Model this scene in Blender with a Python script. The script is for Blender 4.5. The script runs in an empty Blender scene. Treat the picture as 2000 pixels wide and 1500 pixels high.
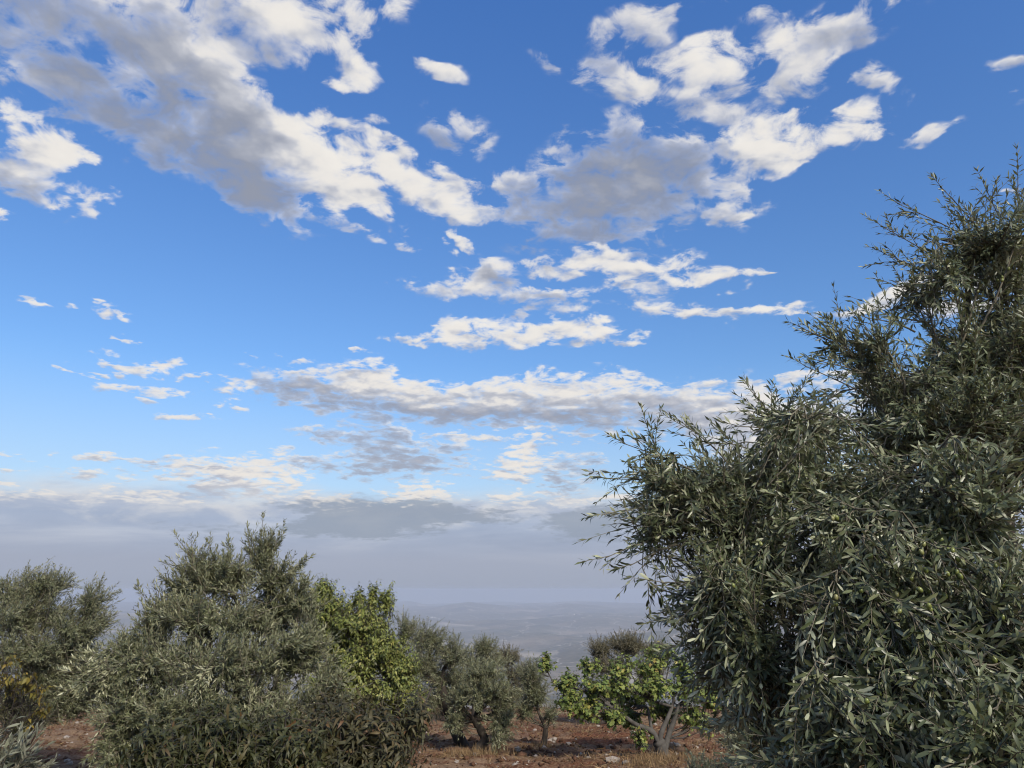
import bpy, math, random
import numpy as np
from mathutils import Vector, Matrix

random.seed(7)
SC = bpy.context.scene
COL = SC.collection

# ------------------------------------------------------------------ camera
EYE = 1.6                       # eye height above the ground under the photographer
PITCH = math.radians(15.4)      # phone tilted up towards the clouds
FPX = 1455.0                    # focal length in pixels of a 2000 px wide frame
cam_data = bpy.data.cameras.new("camera")
cam_data.sensor_width = 36.0
cam_data.lens = 36.0 * FPX / 2000.0
cam_data.clip_start = 0.05
cam_data.clip_end = 60000.0
cam = bpy.data.objects.new("camera", cam_data)
cam.location = (0, 0, EYE)
cam.rotation_euler = (math.radians(90) + PITCH, 0, 0)
COL.objects.link(cam)
SC.camera = cam
SP, CP = math.sin(PITCH), math.cos(PITCH)

def ray(px, py):
    """viewing direction (unit Y component) of a photograph pixel"""
    a, b = (px - 1000.0) / FPX, (750.0 - py) / FPX
    dy, dz = CP - b * SP, SP + b * CP
    return a / dy, dz / dy

def at(px, py, Y):
    u, v = ray(px, py)
    return np.array((u * Y, Y, EYE + v * Y))

def to_px(P):
    """photograph pixels and distance of world points (n,3)"""
    d = np.asarray(P, float) - np.array((0, 0, EYE))
    f = d[:, 1] * CP + d[:, 2] * SP
    up = -d[:, 1] * SP + d[:, 2] * CP
    f = np.where(f < 0.05, 1e-3, f)
    return 1000 + FPX * d[:, 0] / f, 750 - FPX * up / f, np.linalg.norm(d, axis=1)

HAZE = 1.4e-4                   # density of the air, per metre
# ------------------------------------------------------------------ render settings
SC.render.engine = 'CYCLES'
SC.view_settings.view_transform = 'Standard'
SC.view_settings.look = 'None'
SC.view_settings.exposure = 0.0
SC.view_settings.gamma = 1.0
SC.view_settings.use_curve_mapping = False
SC.cycles.max_bounces = 6
SC.cycles.diffuse_bounces = 1
SC.cycles.glossy_bounces = 2
SC.cycles.transmission_bounces = 3
SC.cycles.volume_bounces = 1
SC.cycles.transparent_max_bounces = 8
SC.cycles.use_adaptive_sampling = True
SC.cycles.adaptive_threshold = 0.015
SC.cycles.use_denoising = True
SC.cycles.filter_width = 1.1

# ------------------------------------------------------------------ sun
SUN_EL, SUN_AZ = math.radians(36), math.radians(152)   # azimuth clockwise from +Y (view direction)
sun_data = bpy.data.lights.new("sun", 'SUN')
sun_data.energy = 5.0
sun_data.angle = math.radians(8)
sun_data.color = (1.0, 0.91, 0.78)
sun = bpy.data.objects.new("sun", sun_data)
sdir = Vector((math.sin(SUN_AZ) * math.cos(SUN_EL), math.cos(SUN_AZ) * math.cos(SUN_EL), math.sin(SUN_EL)))
sun.rotation_euler = sdir.to_track_quat('Z', 'Y').to_euler()
sun.location = (0, -10, 30)
COL.objects.link(sun)
# ------------------------------------------------------------------ sky: Nishita with procedural clouds, all in direction space
class Nodes:
    """small builder for shader node trees"""
    def __init__(self, tree):
        self.t = tree
        self.t.nodes.clear()
    def new(self, kind, **kw):
        n = self.t.nodes.new(kind)
        for k, v in kw.items():
            setattr(n, k, v)
        return n
    def put(self, sock, v):
        if isinstance(v, bpy.types.NodeSocket):
            self.t.links.new(v, sock)
        elif v is not None:
            sock.default_value = v
    def math(self, op, a, b=None, c=None, clamp=False):
        n = self.new('ShaderNodeMath', operation=op, use_clamp=clamp)
        for i, v in enumerate((a, b, c)):
            if v is not None:
                self.put(n.inputs[i], v)
        return n.outputs[0]
    def vec(self, op, a, b=None, c=None):
        n = self.new('ShaderNodeVectorMath', operation=op)
        for i, v in enumerate((a, b, c)):
            if v is not None:
                self.put(n.inputs[i], v)
        return n.outputs['Value'] if op in ('DOT_PRODUCT', 'LENGTH') else n.outputs[0]
    def xyz(self, x, y, z=0.0):
        n = self.new('ShaderNodeCombineXYZ')
        for i, v in enumerate((x, y, z)):
            self.put(n.inputs[i], v)
        return n.outputs[0]
    def sep(self, v):
        n = self.new('ShaderNodeSeparateXYZ')
        self.put(n.inputs[0], v)
        return n.outputs
    def noise(self, v, scale, detail=4.0, rough=0.5, dist=0.0, dims='3D', color=False):
        n = self.new('ShaderNodeTexNoise', noise_dimensions=dims)
        self.put(n.inputs['Vector'], v)
        self.put(n.inputs['Scale'], scale)
        n.inputs['Detail'].default_value = detail
        n.inputs['Roughness'].default_value = rough
        n.inputs['Distortion'].default_value = dist
        return n.outputs['Color' if color else 'Fac']
    def voro(self, v, scale, out='Distance', feature='F1', rnd=1.0):
        n = self.new('ShaderNodeTexVoronoi', feature=feature)
        self.put(n.inputs['Vector'], v)
        n.inputs['Scale'].default_value = scale
        n.inputs['Randomness'].default_value = rnd
        return n.outputs[out]
    def step(self, v, lo, hi, a=0.0, b=1.0, kind='SMOOTHSTEP'):
        n = self.new('ShaderNodeMapRange', interpolation_type=kind)
        for i, x in enumerate((v, lo, hi, a, b)):
            self.put(n.inputs[i], x)
        return n.outputs[0]
    def mix(self, f, a, b, mode='MIX'):
        n = self.new('ShaderNodeMix', data_type='RGBA', blend_type=mode)
        self.put(n.inputs[0], f)
        for s, v in ((n.inputs[6], a), (n.inputs[7], b)):
            if isinstance(v, (tuple, list)) and len(v) == 3:
                v = (*v, 1.0)
            self.put(s, v)
        return n.outputs[2]
    def ramp(self, v, stops):
        n = self.new('ShaderNodeValToRGB')
        self.put(n.inputs[0], v)
        e = n.color_ramp.elements
        while len(e) < len(stops):
            e.new(0.5)
        for k, (p, c) in zip(e, stops):
            k.position = p
            k.color = (*c, 1.0) if len(c) == 3 else c
        return n.outputs[0]

world = bpy.data.worlds.new("World")
SC.world = world
world.use_nodes = True
W = Nodes(world.node_tree)
gen = W.new('ShaderNodeTexCoord').outputs['Generated']
dirn = W.vec('NORMALIZE', gen)
dx, dy, dz = W.sep(dirn)
dzc = W.math('MAXIMUM', dz, 0.004)
el = W.math('ARCSINE', dzc)
az = W.math('ARCTAN2', dx, dy)
sky = W.new('ShaderNodeTexSky', sky_type='NISHITA')
sky.sun_disc = False
sky.sun_elevation = SUN_EL
sky.sun_rotation = SUN_AZ
sky.altitude = 700.0
sky.air_density = 1.15
sky.dust_density = 0.6
sky.ozone_density = 5.0
W.put(sky.inputs[0], W.xyz(dx, dy, dzc))
clear_sky = W.mix(1.0, sky.outputs[0], W.ramp(W.step(el, 0.0, 0.75, kind='LINEAR'), [(0.0, (1.2, 1.12, 1.12)), (0.35, (1.2, 1.42, 1.58)), (1.0, (1.0, 1.48, 2.02))]), 'MULTIPLY')

# ---- cloud cover: soft discs on the sphere (azimuth, elevation), eroded by fractal noise on the cloud deck
deck = W.math('ADD', dzc, 0.17)
qx = W.math('DIVIDE', dx, deck)
qy = W.math('DIVIDE', dy, deck)
Q = W.xyz(qx, qy, 0.0)
warp = W.noise(Q, 5.0, 4.0, 0.6, color=True)
warp2 = W.vec('SUBTRACT', warp, (0.5, 0.5, 0.5))
flat = W.step(el, 0.0, 0.45, 0.22, 1.0, 'LINEAR')
wamp = W.xyz(W.math('MULTIPLY', W.step(el, 0.0, 0.45, 0.10, 0.17, 'LINEAR'), 1.0), W.math('MULTIPLY', flat, 0.10), 0.0)
P = W.vec('MULTIPLY_ADD', warp2, wamp, W.xyz(az, el, 0.0))

# px, py, half width, half height (photograph pixels), weight, greyness, tilt in degrees
CLOUDS = [
 # big grey bank, upper left
 (150,40,250,110,1.1,.66,0),(330,90,150,100,1.1,.50,20),(120,150,190,80,1.1,.78,10),(300,170,190,85,.9,.70,15),
 (420,180,140,80,1.0,.55,20),(230,235,190,55,.9,.80,22),(40,185,60,40,.6,.15,0),(110,190,60,22,.5,.2,0),(430,290,190,75,1.2,.85,30),
 (510,350,130,75,1.3,.88,25),(530,395,75,35,1.0,.85,10),(330,270,160,45,.8,.85,25),(480,240,90,60,1.0,.55,20),(400,130,60,70,.9,.2,0),
 (210,120,40,30,-.7,.5,0),(262,180,45,42,-1.3,.5,30),(392,225,34,40,-1.4,.5,0),(75,240,60,25,-.4,.5,0),
 (480,35,110,65,1.1,.30,0),(560,40,100,60,1.0,.25,10),(620,25,90,45,.8,.2,0),(710,15,80,30,.6,.15,-10),(520,85,90,28,.5,.5,0),(375,40,18,50,-.9,.5,0),
 # sunlit heads along its right edge
 (560,265,75,62,1.5,.02,0),(610,310,75,52,1.5,.02,15),(540,300,60,50,.9,.25,0),(640,345,40,30,.9,.1,0),
 (690,372,52,46,1.4,.05,0),(715,305,60,28,.8,.12,10),(765,350,75,50,1.3,.06,20),(815,375,50,40,.9,.1,0),(740,415,28,24,.7,.3,0),
 (895,395,66,44,1.3,.08,10),(960,358,80,28,1.0,.15,0),(870,335,70,20,.7,.2,10),(700,250,80,22,.62,.2,12),(780,290,55,18,.6,.2,25),
 (640,440,62,24,.7,.4,12),(780,462,36,12,.5,.3,0),(690,110,30,36,.85,.1,40),(712,140,30,32,.8,.12,0),(660,150,46,14,.7,.1,0),
 (860,148,48,18,.72,.15,0),(825,140,18,14,.6,.1,0),(590,190,46,18,.62,.2,10),(885,255,60,40,.58,.6,10),(752,235,28,12,.55,.3,0),
 # left edge
 (55,300,86,66,1.5,.08,0),(50,345,80,42,1.0,.6,0),(110,310,40,44,.8,.05,0),(140,395,46,22,.9,.15,0),(205,402,38,16,.7,.25,0),(5,420,34,20,.9,.1,0),(130,290,20,10,.5,.2,0),
 # upper right
 (1225,55,80,48,.62,.45,0),(1180,130,80,38,.6,.65,0),(1300,10,150,26,.45,.4,0),(1360,125,105,48,1.15,.10,0),(1420,150,65,34,.8,.35,0),(1290,185,120,46,1.1,.25,12),(1230,168,36,38,.9,.05,0),
 (1360,208,80,26,.75,.40,0),(1460,215,60,30,.5,.6,0),(1500,40,45,32,.6,.25,0),(1565,112,78,60,1.2,.10,0),(1650,25,130,60,.78,.45,-20),(1730,15,110,40,.6,.45,-10),(1600,55,80,40,.5,.45,0),
 (1725,170,52,42,.8,.25,60),(1690,150,30,22,.6,.25,0),(1485,285,94,46,1.5,.05,0),(1540,300,40,30,.8,.15,0),(1510,232,50,28,1.0,.10,-20),(1568,206,27,18,.8,.15,0),
 (1640,255,84,32,1.0,.15,-8),(1560,245,40,18,.7,.25,0),(1770,268,70,22,.58,.35,-4),(1830,258,60,18,.5,.4,0),(1985,110,36,20,.36,.4,0),(1990,185,30,20,.36,.4,0),(1940,400,50,12,.4,.3,0),(1110,260,26,24,.45,.5,0),(1075,110,26,24,.4,.6,0),
 # grey cloud in the middle
 (1170,370,180,95,1.1,.92,-10),(1250,330,120,62,1.0,.82,0),(1340,350,120,65,.85,.72,8),(1130,420,120,55,1.0,.55,0),(1220,430,140,55,.9,.88,-8),(1420,372,90,32,.6,.45,10),(1430,418,46,30,.8,.2,0),(1180,470,90,25,.5,.7,0),(1030,430,60,40,.5,.5,0),
 (940,540,72,36,1.1,.45,-12),(880,555,80,22,.8,.2,-10),(960,530,40,30,.7,.3,0),(905,472,28,14,.6,.2,20),(872,496,22,12,.55,.3,0),
 # thin banks to the right of the centre
 (1110,520,90,20,.85,.2,0),(1230,520,130,24,.95,.12,3),(1330,535,120,18,.85,.15,5),(1420,548,80,14,.8,.12,0),(1270,560,90,20,.5,.4,0),(1060,590,120,26,.65,.4,0),(1110,580,60,18,.6,.25,0),
 (1310,602,90,20,.9,.1,10),(1380,617,70,12,.6,.2,0),(1475,608,110,13,.85,.1,0),(1700,583,110,24,1.0,.10,-6),(1760,570,70,24,.9,.10,0),(1900,545,120,30,.8,.15,0),(1880,610,140,24,.6,.2,0),
 (905,648,84,26,1.25,.05,-12),(840,668,90,11,.85,.1,-8),(1000,650,90,22,1.05,.12,0),(1100,650,130,24,1.1,.10,3),(1170,655,70,16,.8,.1,0),(1015,676,30,12,.7,.2,0),(1210,666,50,7,.6,.2,0),
 (700,692,24,8,.85,.1,0),(578,702,44,7,.75,.1,0),(592,727,56,12,.85,.12,-4),(1505,540,24,5,.5,.2,0),(492,703,20,5,.55,.2,0),
 # long bank above the horizon
 (735,742,90,28,1.1,.10,6),(640,756,130,30,1.1,.40,0),(580,772,110,26,.8,.65,10),(820,770,150,34,1.2,.28,6),(960,775,170,34,1.2,.22,0),(1100,775,170,38,1.2,.25,0),(1250,785,180,40,1.2,.30,4),(1380,812,130,45,1.0,.45,10),
 (740,790,170,24,.9,.90,4),(900,805,240,24,1.0,.92,2),(1080,812,220,22,1.0,.88,0),(1260,828,190,22,.8,.75,0),(950,830,130,10,.6,.3,0),(610,795,50,14,.7,.4,15),
 # small flecks, left
 (240,708,40,12,.72,.2,10),(305,718,38,13,.72,.2,10),(370,735,30,9,.65,.2,0),(235,755,64,15,.8,.12,5),(310,765,60,9,.62,.2,5),(425,752,62,14,.75,.2,8),(430,768,50,8,.6,.25,0),(355,821,58,8,.75,.15,0),(462,796,36,10,.65,.25,0),(290,785,40,7,.5,.25,0),
 (28,588,46,7,.7,.2,5),(115,598,22,6,.55,.2,0),(212,613,40,9,.6,.2,8),(245,666,20,6,.5,.2,0),(185,716,24,6,.5,.2,0),(155,730,20,6,.5,.2,0),(100,640,16,5,.4,.2,0),(180,590,18,5,.4,.2,0),
 # broken cumulus low over the valley
 (735,850,84,46,1.0,.80,20),(780,895,88,42,1.0,.80,0),(720,900,70,40,.8,.7,0),(640,850,70,18,.8,.65,0),(880,880,50,28,.55,.75,0),(620,908,110,18,.85,.7,0),(830,912,120,15,.8,.72,0),(460,925,130,40,1.2,.14,0),(520,940,80,28,1.0,.08,0),(420,950,90,26,1.0,.55,0),(400,900,100,12,.6,.35,0),
 (1015,915,56,34,1.15,.06,10),(1055,858,32,26,.95,.15,-40),(1035,885,26,30,.9,.12,-40),(1090,915,36,30,.8,.45,0),(1142,908,42,30,.95,.95,0),(1095,945,46,26,.7,.85,0),(960,855,90,10,.6,.3,0),(900,855,90,10,.55,.35,0),(1150,855,110,10,.55,.35,0),
 (195,893,84,9,.7,.25,4),(180,930,90,10,.65,.35,3),(310,905,80,12,.55,.6,0),(20,890,40,6,.5,.3,0),(10,918,40,6,.5,.3,0),(300,925,60,7,.5,.5,0),
 (1450,820,110,80,1.0,.30,0),(1500,880,140,80,1.1,.18,0),(1400,840,70,40,.8,.45,0),(1480,745,130,7,.7,.25,-2),(1600,742,110,8,.7,.25,0),(1700,800,200,60,.9,.3,0),
 # bright heads on the distant bank
 (45,968,95,12,1.0,.10,0),(160,978,80,10,.6,.3,0),(265,968,100,14,1.0,.12,0),(330,978,60,12,.7,.2,0),(590,972,70,10,.8,.2,0),(660,978,60,14,.8,.2,0),(830,962,66,20,1.2,.04,0),(780,972,50,12,.8,.12,0),(985,972,60,12,.9,.12,0),(1110,972,90,12,.9,.12,0),(1190,968,60,12,.9,.12,0),(1000,985,60,8,.6,.2,0),
]
SUNSIDE = (0.45, 0.9, 0.0)      # towards the light, on the picture of the sky
C = S = T = V = None        # cover, greyness, lit side, sum of weights
for i, (px, py, rx, ry, wt, grey, tilt) in enumerate(CLOUDS):
    if i and i % 12 == 0:       # ties each dozen to the one before, so that the renderer works through them in turn
        P = W.vec('MULTIPLY_ADD', W.xyz(W.math('ADD', C, V), S, T), (1e-9, 1e-9, 1e-9), P)
    u, v = ray(px, py)
    n = math.sqrt(1 + u * u + v * v)
    a0, e0 = math.atan2(u, 1), math.asin(v / n)
    k = n * FPX * CP / (CP + SP * v) * 1.0
    r = math.radians(-tilt)
    # radii in radians, at this place of the frame
    ua, va = ray(px + rx * 0.5, py); ub, vb = ray(px - rx * 0.5, py)
    ra = abs(math.atan2(ua, 1) - math.atan2(ub, 1))
    ua, va = ray(px, py + ry * 0.5); ub, vb = ray(px, py - ry * 0.5)
    re = abs(math.atan2(va, math.hypot(1, ua)) - math.atan2(vb, math.hypot(1, ub)))
    ra *= 1.38; re *= 1.38
    if abs(tilt) > 1:
        m = W.new('ShaderNodeMapping', vector_type='TEXTURE')
        W.put(m.inputs['Vector'], P)
        m.inputs['Location'].default_value = (a0, e0, 0)
        m.inputs['Rotation'].default_value = (0, 0, r)
        m.inputs['Scale'].default_value = (ra, re, 1)
        L = m.outputs[0]
    else:
        L = W.vec('MULTIPLY_ADD', P, (1 / ra, 1 / re, 0), (-a0 / ra, -e0 / re, 0))
    g = W.new('ShaderNodeTexGradient', gradient_type='SPHERICAL')
    W.put(g.inputs[0], L)
    w = g.outputs['Fac']
    if 0 < wt < 0.75:
        wt *= 1.22
    if wt > 0:
        wp = W.math('MULTIPLY', w, wt)
        S = W.math('MULTIPLY_ADD', wp, grey, S if S is not None else 0.0)
        T = W.math('MULTIPLY_ADD', wp, W.vec('DOT_PRODUCT', L, SUNSIDE), T if T is not None else 0.0)
        C = W.math('MAXIMUM', wp, C) if C is not None else wp
        V = W.math('ADD', wp, V) if V is not None else wp
    else:
        C = W.math('MULTIPLY_ADD', w, wt, C)
C = W.math('MULTIPLY_ADD', W.math('SUBTRACT', V, W.math('MAXIMUM', C, 0.0)), 0.36, C)
# the rest of the sky carries on with the same broken cloud
beyond = W.math('MAXIMUM', W.step(W.math('ABSOLUTE', az), 0.66, 0.95), W.step(el, 0.74, 0.95))
wide = W.noise(Q, 1.6, 3.0, 0.55)
wide = W.math('MULTIPLY', W.step(wide, 0.42, 0.68, 0.0, 1.2), beyond)
C = W.math('ADD', C, wide)
S = W.math('MULTIPLY_ADD', wide, 0.4, S)
Cpos = W.math('MAXIMUM', W.math('ADD', V, wide), 0.02)
grey = W.math('DIVIDE', S, Cpos, clamp=True)
side = W.math('DIVIDE', T, Cpos)

def billow(v):
    n = W.new('ShaderNodeTexVoronoi', feature='SMOOTH_F1', voronoi_dimensions='2D', normalize=True)
    W.put(n.inputs['Vector'], v)
    n.inputs['Scale'].default_value = 13.0
    n.inputs['Detail'].default_value = 2.5
    n.inputs['Roughness'].default_value = 0.5
    n.inputs['Smoothness'].default_value = 0.35
    return n.outputs['Distance']
Qw = W.vec('MULTIPLY_ADD', W.vec('SUBTRACT', W.noise(Q, 9.0, 3.0, 0.5, color=True), (0.5, 0.5, 0.5)), (0.10, 0.10, 0.0), Q)
b1 = billow(Qw)
b2 = billow(W.vec('ADD', Qw, (0.006, -0.024, 0.0)))
n1 = W.noise(Q, 13.5, 9.0, 0.61, 0.45)
sh1 = W.noise(Q, 11.0, 4.0, 0.5, 0.3)
sh2 = W.noise(W.vec('ADD', Q, (0.010, -0.040, 0.0)), 11.0, 4.0, 0.5, 0.3)
big = W.noise(Q, 4.6, 2.0, 0.5)
fine = W.math('MULTIPLY_ADD', W.math('SUBTRACT', 0.36, b1), 0.42, W.math('SUBTRACT', n1, 0.5))
er = W.math('MULTIPLY_ADD', fine, 2.9, W.math('MULTIPLY', W.math('SUBTRACT', big, 0.5), 0.7))
dens = W.math('ADD', W.math('MINIMUM', C, 1.7), er)
dens = W.math('MULTIPLY', dens, W.step(C, 0.03, 0.30))
core = W.step(dens, 0.26, W.math('MULTIPLY_ADD', grey, 0.72, 1.24))
wisp = W.math('MULTIPLY', W.step(W.math('MULTIPLY_ADD', fine, 4.6, C), 0.18, 1.25), W.step(C, 0.03, 0.30, 0.0, 0.5))
alpha = W.math('MULTIPLY_ADD', W.math('SUBTRACT', 1.0, core), wisp, core)
thick = W.step(dens, 0.45, 1.40)
relief = W.math('SUBTRACT', sh1, sh2)
light = W.math('SUBTRACT', 0.97, W.math('MULTIPLY', grey, W.math('MULTIPLY_ADD', thick, 0.90, 0.36)))
light = W.math('MULTIPLY_ADD', relief, 1.1, light)
light = W.math('MULTIPLY_ADD', W.math('SUBTRACT', b2, b1), 0.55, light)
light = W.math('MULTIPLY_ADD', side, 0.42, light)
light = W.math('MULTIPLY_ADD', fine, 0.35, light)
cloud_col = W.ramp(W.math('MULTIPLY', light, 0.77), [(0.0, (2.9, 3.2, 4.05)), (0.26, (3.85, 4.1, 4.85)), (0.50, (5.7, 5.85, 6.4)), (0.72, (8.0, 8.0, 8.05)), (0.95, (9.5, 9.4, 9.1))])
# low clouds are seen through more air: warmer tops, bluer undersides, all paler
hazy = W.step(el, 0.36, 0.06)
cloud_col = W.mix(W.math('MULTIPLY', hazy, 0.48), cloud_col, (4.9, 5.1, 5.9))
cloud_col = W.mix(W.math('MULTIPLY', W.step(el, 0.30, 0.10), W.step(light, 0.60, 1.15, 0.0, 0.62)), cloud_col, (8.9, 8.1, 7.2))
clear_sky = W.mix(W.step(el, 0.30, 0.08, 0.0, 0.45), clear_sky, (5.4, 6.5, 7.6))
over = W.mix(alpha, clear_sky, cloud_col)
# grey stratus bank lying on the horizon all the way round
edge = W.math('MULTIPLY_ADD', W.math('SUBTRACT', W.noise(W.xyz(az, W.math('MULTIPLY', el, 3.0), 0.0), 7.0, 7.0, 0.62), 0.5), 0.05, el)
bank = W.step(edge, 0.136, 0.098)
streak = W.noise(W.xyz(az, W.math('MULTIPLY', el, 7.0), 3.0), 4.5, 7.0, 0.60, 0.4)
bank_col = W.ramp(W.step(el, 0.0, 0.14, kind='LINEAR'), [(0.0, (3.5, 3.9, 4.9)), (0.25, (3.75, 4.15, 5.2)), (0.6, (4.0, 4.7, 6.1)), (0.82, (4.9, 5.4, 6.5)), (1.0, (6.4, 6.8, 7.4))])
bank_col = W.mix(W.step(el, 0.02, 0.07), bank_col, W.mix(1.0, bank_col, W.ramp(streak, [(0.30, (0.86, 0.88, 0.91)), (0.5, (1.0,) * 3), (0.72, (1.28, 1.22, 1.13))]), 'MULTIPLY'))
lump = W.noise(W.xyz(az, W.math('MULTIPLY', el, 2.6), 7.0), 13.0, 8.0, 0.6, 0.3)
lump = W.math('MULTIPLY', W.step(W.math('MULTIPLY_ADD', el, 1.6, lump), 0.58, 0.80, 0.0, 0.62), W.step(el, 0.055, 0.105))
bank_col = W.mix(lump, bank_col, (7.6, 7.5, 7.4))
over = W.mix(bank, over, bank_col)
# darker scud in front of the bank
SCUD = [(740,1008,150,44,1.05),(660,1030,90,20,.6),(830,1000,90,20,.6),(1150,1022,84,36,1.15),(420,1032,210,20,.4),(960,1005,120,16,.6),(560,985,120,12,.4),(1250,1000,80,26,.7),(120,1005,100,10,.2)]
D = None
for (px, py, rx, ry, wt) in SCUD:
    u, v = ray(px, py)
    a0, e0 = math.atan2(u, 1), math.asin(v / math.sqrt(1 + u * u + v * v))
    ra, re = rx * 1.4 / FPX * math.cos(a0) ** 2, ry * 1.4 / FPX
    g = W.new('ShaderNodeTexGradient', gradient_type='SPHERICAL')
    W.put(g.inputs[0], W.vec('MULTIPLY_ADD', P, (1 / ra, 1 / re, 0), (-a0 / ra, -e0 / re, 0)))
    D = W.math('MULTIPLY_ADD', g.outputs['Fac'], wt, D if D is not None else 0.0)
D = W.step(W.math('ADD', D, W.math('MULTIPLY', W.math('SUBTRACT', n1, 0.5), 0.9)), 0.22, 0.62)
over = W.mix(W.math('MULTIPLY', D, 0.8), over, (3.0, 3.5, 4.35))
# heads of the bank stay in front of it
heads = W.math('MULTIPLY', W.math('MULTIPLY', alpha, W.step(light, 0.55, 0.95)), W.step(el, 0.085, 0.105))
over = W.mix(W.math('MULTIPLY', heads, 0.75), over, (8.4, 8.0, 7.5))
bg = W.new('ShaderNodeBackground')
W.put(bg.inputs['Color'], over)
bg.inputs['Strength'].default_value = 0.10
W.t.links.new(bg.outputs[0], W.new('ShaderNodeOutputWorld').inputs[0])
world.cycles.sampling_method = 'MANUAL'
world.cycles.sample_map_resolution = 512
# ------------------------------------------------------------------ mesh helpers
def link(ob, parent=None):
    COL.objects.link(ob)
    if parent is not None:
        ob.parent = parent
    return ob

def mesh_data(name, V, F, mats, smooth=False, mat_idx=None):
    """V (n,3), F (m,k) with one k for all faces"""
    V = np.ascontiguousarray(V, np.float32)
    F = np.ascontiguousarray(F, np.int32)
    me = bpy.data.meshes.new(name)
    me.vertices.add(len(V))
    me.vertices.foreach_set('co', V.ravel())
    m, k = F.shape
    me.loops.add(m * k)
    me.loops.foreach_set('vertex_index', F.ravel())
    me.polygons.add(m)
    me.polygons.foreach_set('loop_start', np.arange(0, m * k, k, dtype=np.int32))
    if smooth:
        me.polygons.foreach_set('use_smooth', np.ones(m, bool))
    for mt in (mats if isinstance(mats, (list, tuple)) else [mats]):
        me.materials.append(mt)
    if mat_idx is not None:
        me.polygons.foreach_set('material_index', np.ascontiguousarray(mat_idx, np.int32))
    me.update(calc_edges=True)
    return me

def mesh_obj(name, V, F, mats, parent=None, smooth=False, origin=None):
    if origin is not None:
        V = np.asarray(V) - np.asarray(origin)
    return link(bpy.data.objects.new(name, mesh_data(name, V, F, mats, smooth)), parent)

def thing(name, label, category, loc, group=None):
    o = bpy.data.objects.new(name, None)
    o.location = [float(v) for v in loc]
    o['label'] = label
    o['category'] = category
    if group:
        o['group'] = group
    return link(o)

def unit(v):
    return v / np.maximum(np.linalg.norm(v, axis=-1, keepdims=True), 1e-9)

def tubes(P, R, sides):
    """P (B,n,3) polylines, R (B,n) radii -> quads of B open tubes"""
    P, R = np.asarray(P, float), np.asarray(R, float)
    B, n, _ = P.shape
    tan = np.empty_like(P)
    tan[:, 1:-1] = P[:, 2:] - P[:, :-2]
    tan[:, 0] = P[:, 1] - P[:, 0]
    tan[:, -1] = P[:, -1] - P[:, -2]
    tan = unit(tan)
    chord = unit(P[:, -1] - P[:, 0])
    ref = np.where(np.abs(chord[:, 2:3]) > 0.8, np.array([[1.0, 0.13, 0.0]]), np.array([[0.1, 0.0, 1.0]]))[:, None, :]
    u = unit(ref - tan * np.sum(ref * tan, -1, keepdims=True))
    w = np.cross(tan, u)
    ang = np.arange(sides) * 2 * np.pi / sides
    V = P[:, :, None] + R[:, :, None, None] * (u[:, :, None] * np.cos(ang)[:, None] + w[:, :, None] * np.sin(ang)[:, None])
    i = np.arange(sides)
    j = (i + 1) % sides
    base = (np.arange(B)[:, None, None] * n + np.arange(n - 1)[None, :, None]) * sides
    F = np.stack([base + i, base + j, base + sides + j, base + sides + i], -1).reshape(-1, 4)
    return V.reshape(-1, 3), F

def join(parts):
    Vs, Fs, o = [], [], 0
    for V, F in parts:
        Vs.append(V); Fs.append(F + o); o += len(V)
    return np.concatenate(Vs), np.concatenate(Fs)

def smooth_line(pts, n):
    """Catmull-Rom through the points, n samples"""
    p = np.asarray(pts, float)
    if len(p) == 2:
        return p[0] + (p[1] - p[0]) * np.linspace(0, 1, n)[:, None]
    q = np.vstack([2 * p[0] - p[1], p, 2 * p[-1] - p[-2]])
    t = np.linspace(0, len(p) - 1 - 1e-6, n)
    i = t.astype(int)
    f = (t - i)[:, None]
    a, b, c, d = q[i], q[i + 1], q[i + 2], q[i + 3]
    return 0.5 * (2 * b + (c - a) * f + (2 * a - 5 * b + 4 * c - d) * f ** 2 + (3 * b - a - 3 * c + d) * f ** 3)

def hash2(ix, iy, seed):
    h = (ix * 374761393 + iy * 668265263 + seed * 1442695041) & 0xFFFFFFFF
    h = ((h ^ (h >> 13)) * 1274126177) & 0xFFFFFFFF
    return ((h ^ (h >> 16)) & 0xFFFF) / 65535.0

def vnoise(x, y, seed=0):
    x, y = np.asarray(x, float), np.asarray(y, float)
    ix, iy = np.floor(x).astype(np.int64), np.floor(y).astype(np.int64)
    fx, fy = x - ix, y - iy
    fx, fy = fx * fx * (3 - 2 * fx), fy * fy * (3 - 2 * fy)
    a, b = hash2(ix, iy, seed), hash2(ix + 1, iy, seed)
    c, d = hash2(ix, iy + 1, seed), hash2(ix + 1, iy + 1, seed)
    return (a + (b - a) * fx) * (1 - fy) + (c + (d - c) * fx) * fy

def fbm(x, y, octaves=4, seed=0, gain=0.5):
    s, amp, tot = 0.0, 1.0, 0.0
    for k in range(octaves):
        s = s + amp * (vnoise(x, y, seed + k) - 0.5)
        tot += amp
        amp *= gain
        x, y = x * 2.03 + 11.7, y * 2.03 + 5.3
    return s / tot

# ------------------------------------------------------------------ materials
def material(name):
    m = bpy.data.materials.new(name)
    m.use_nodes = True
    return m, Nodes(m.node_tree)

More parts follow.
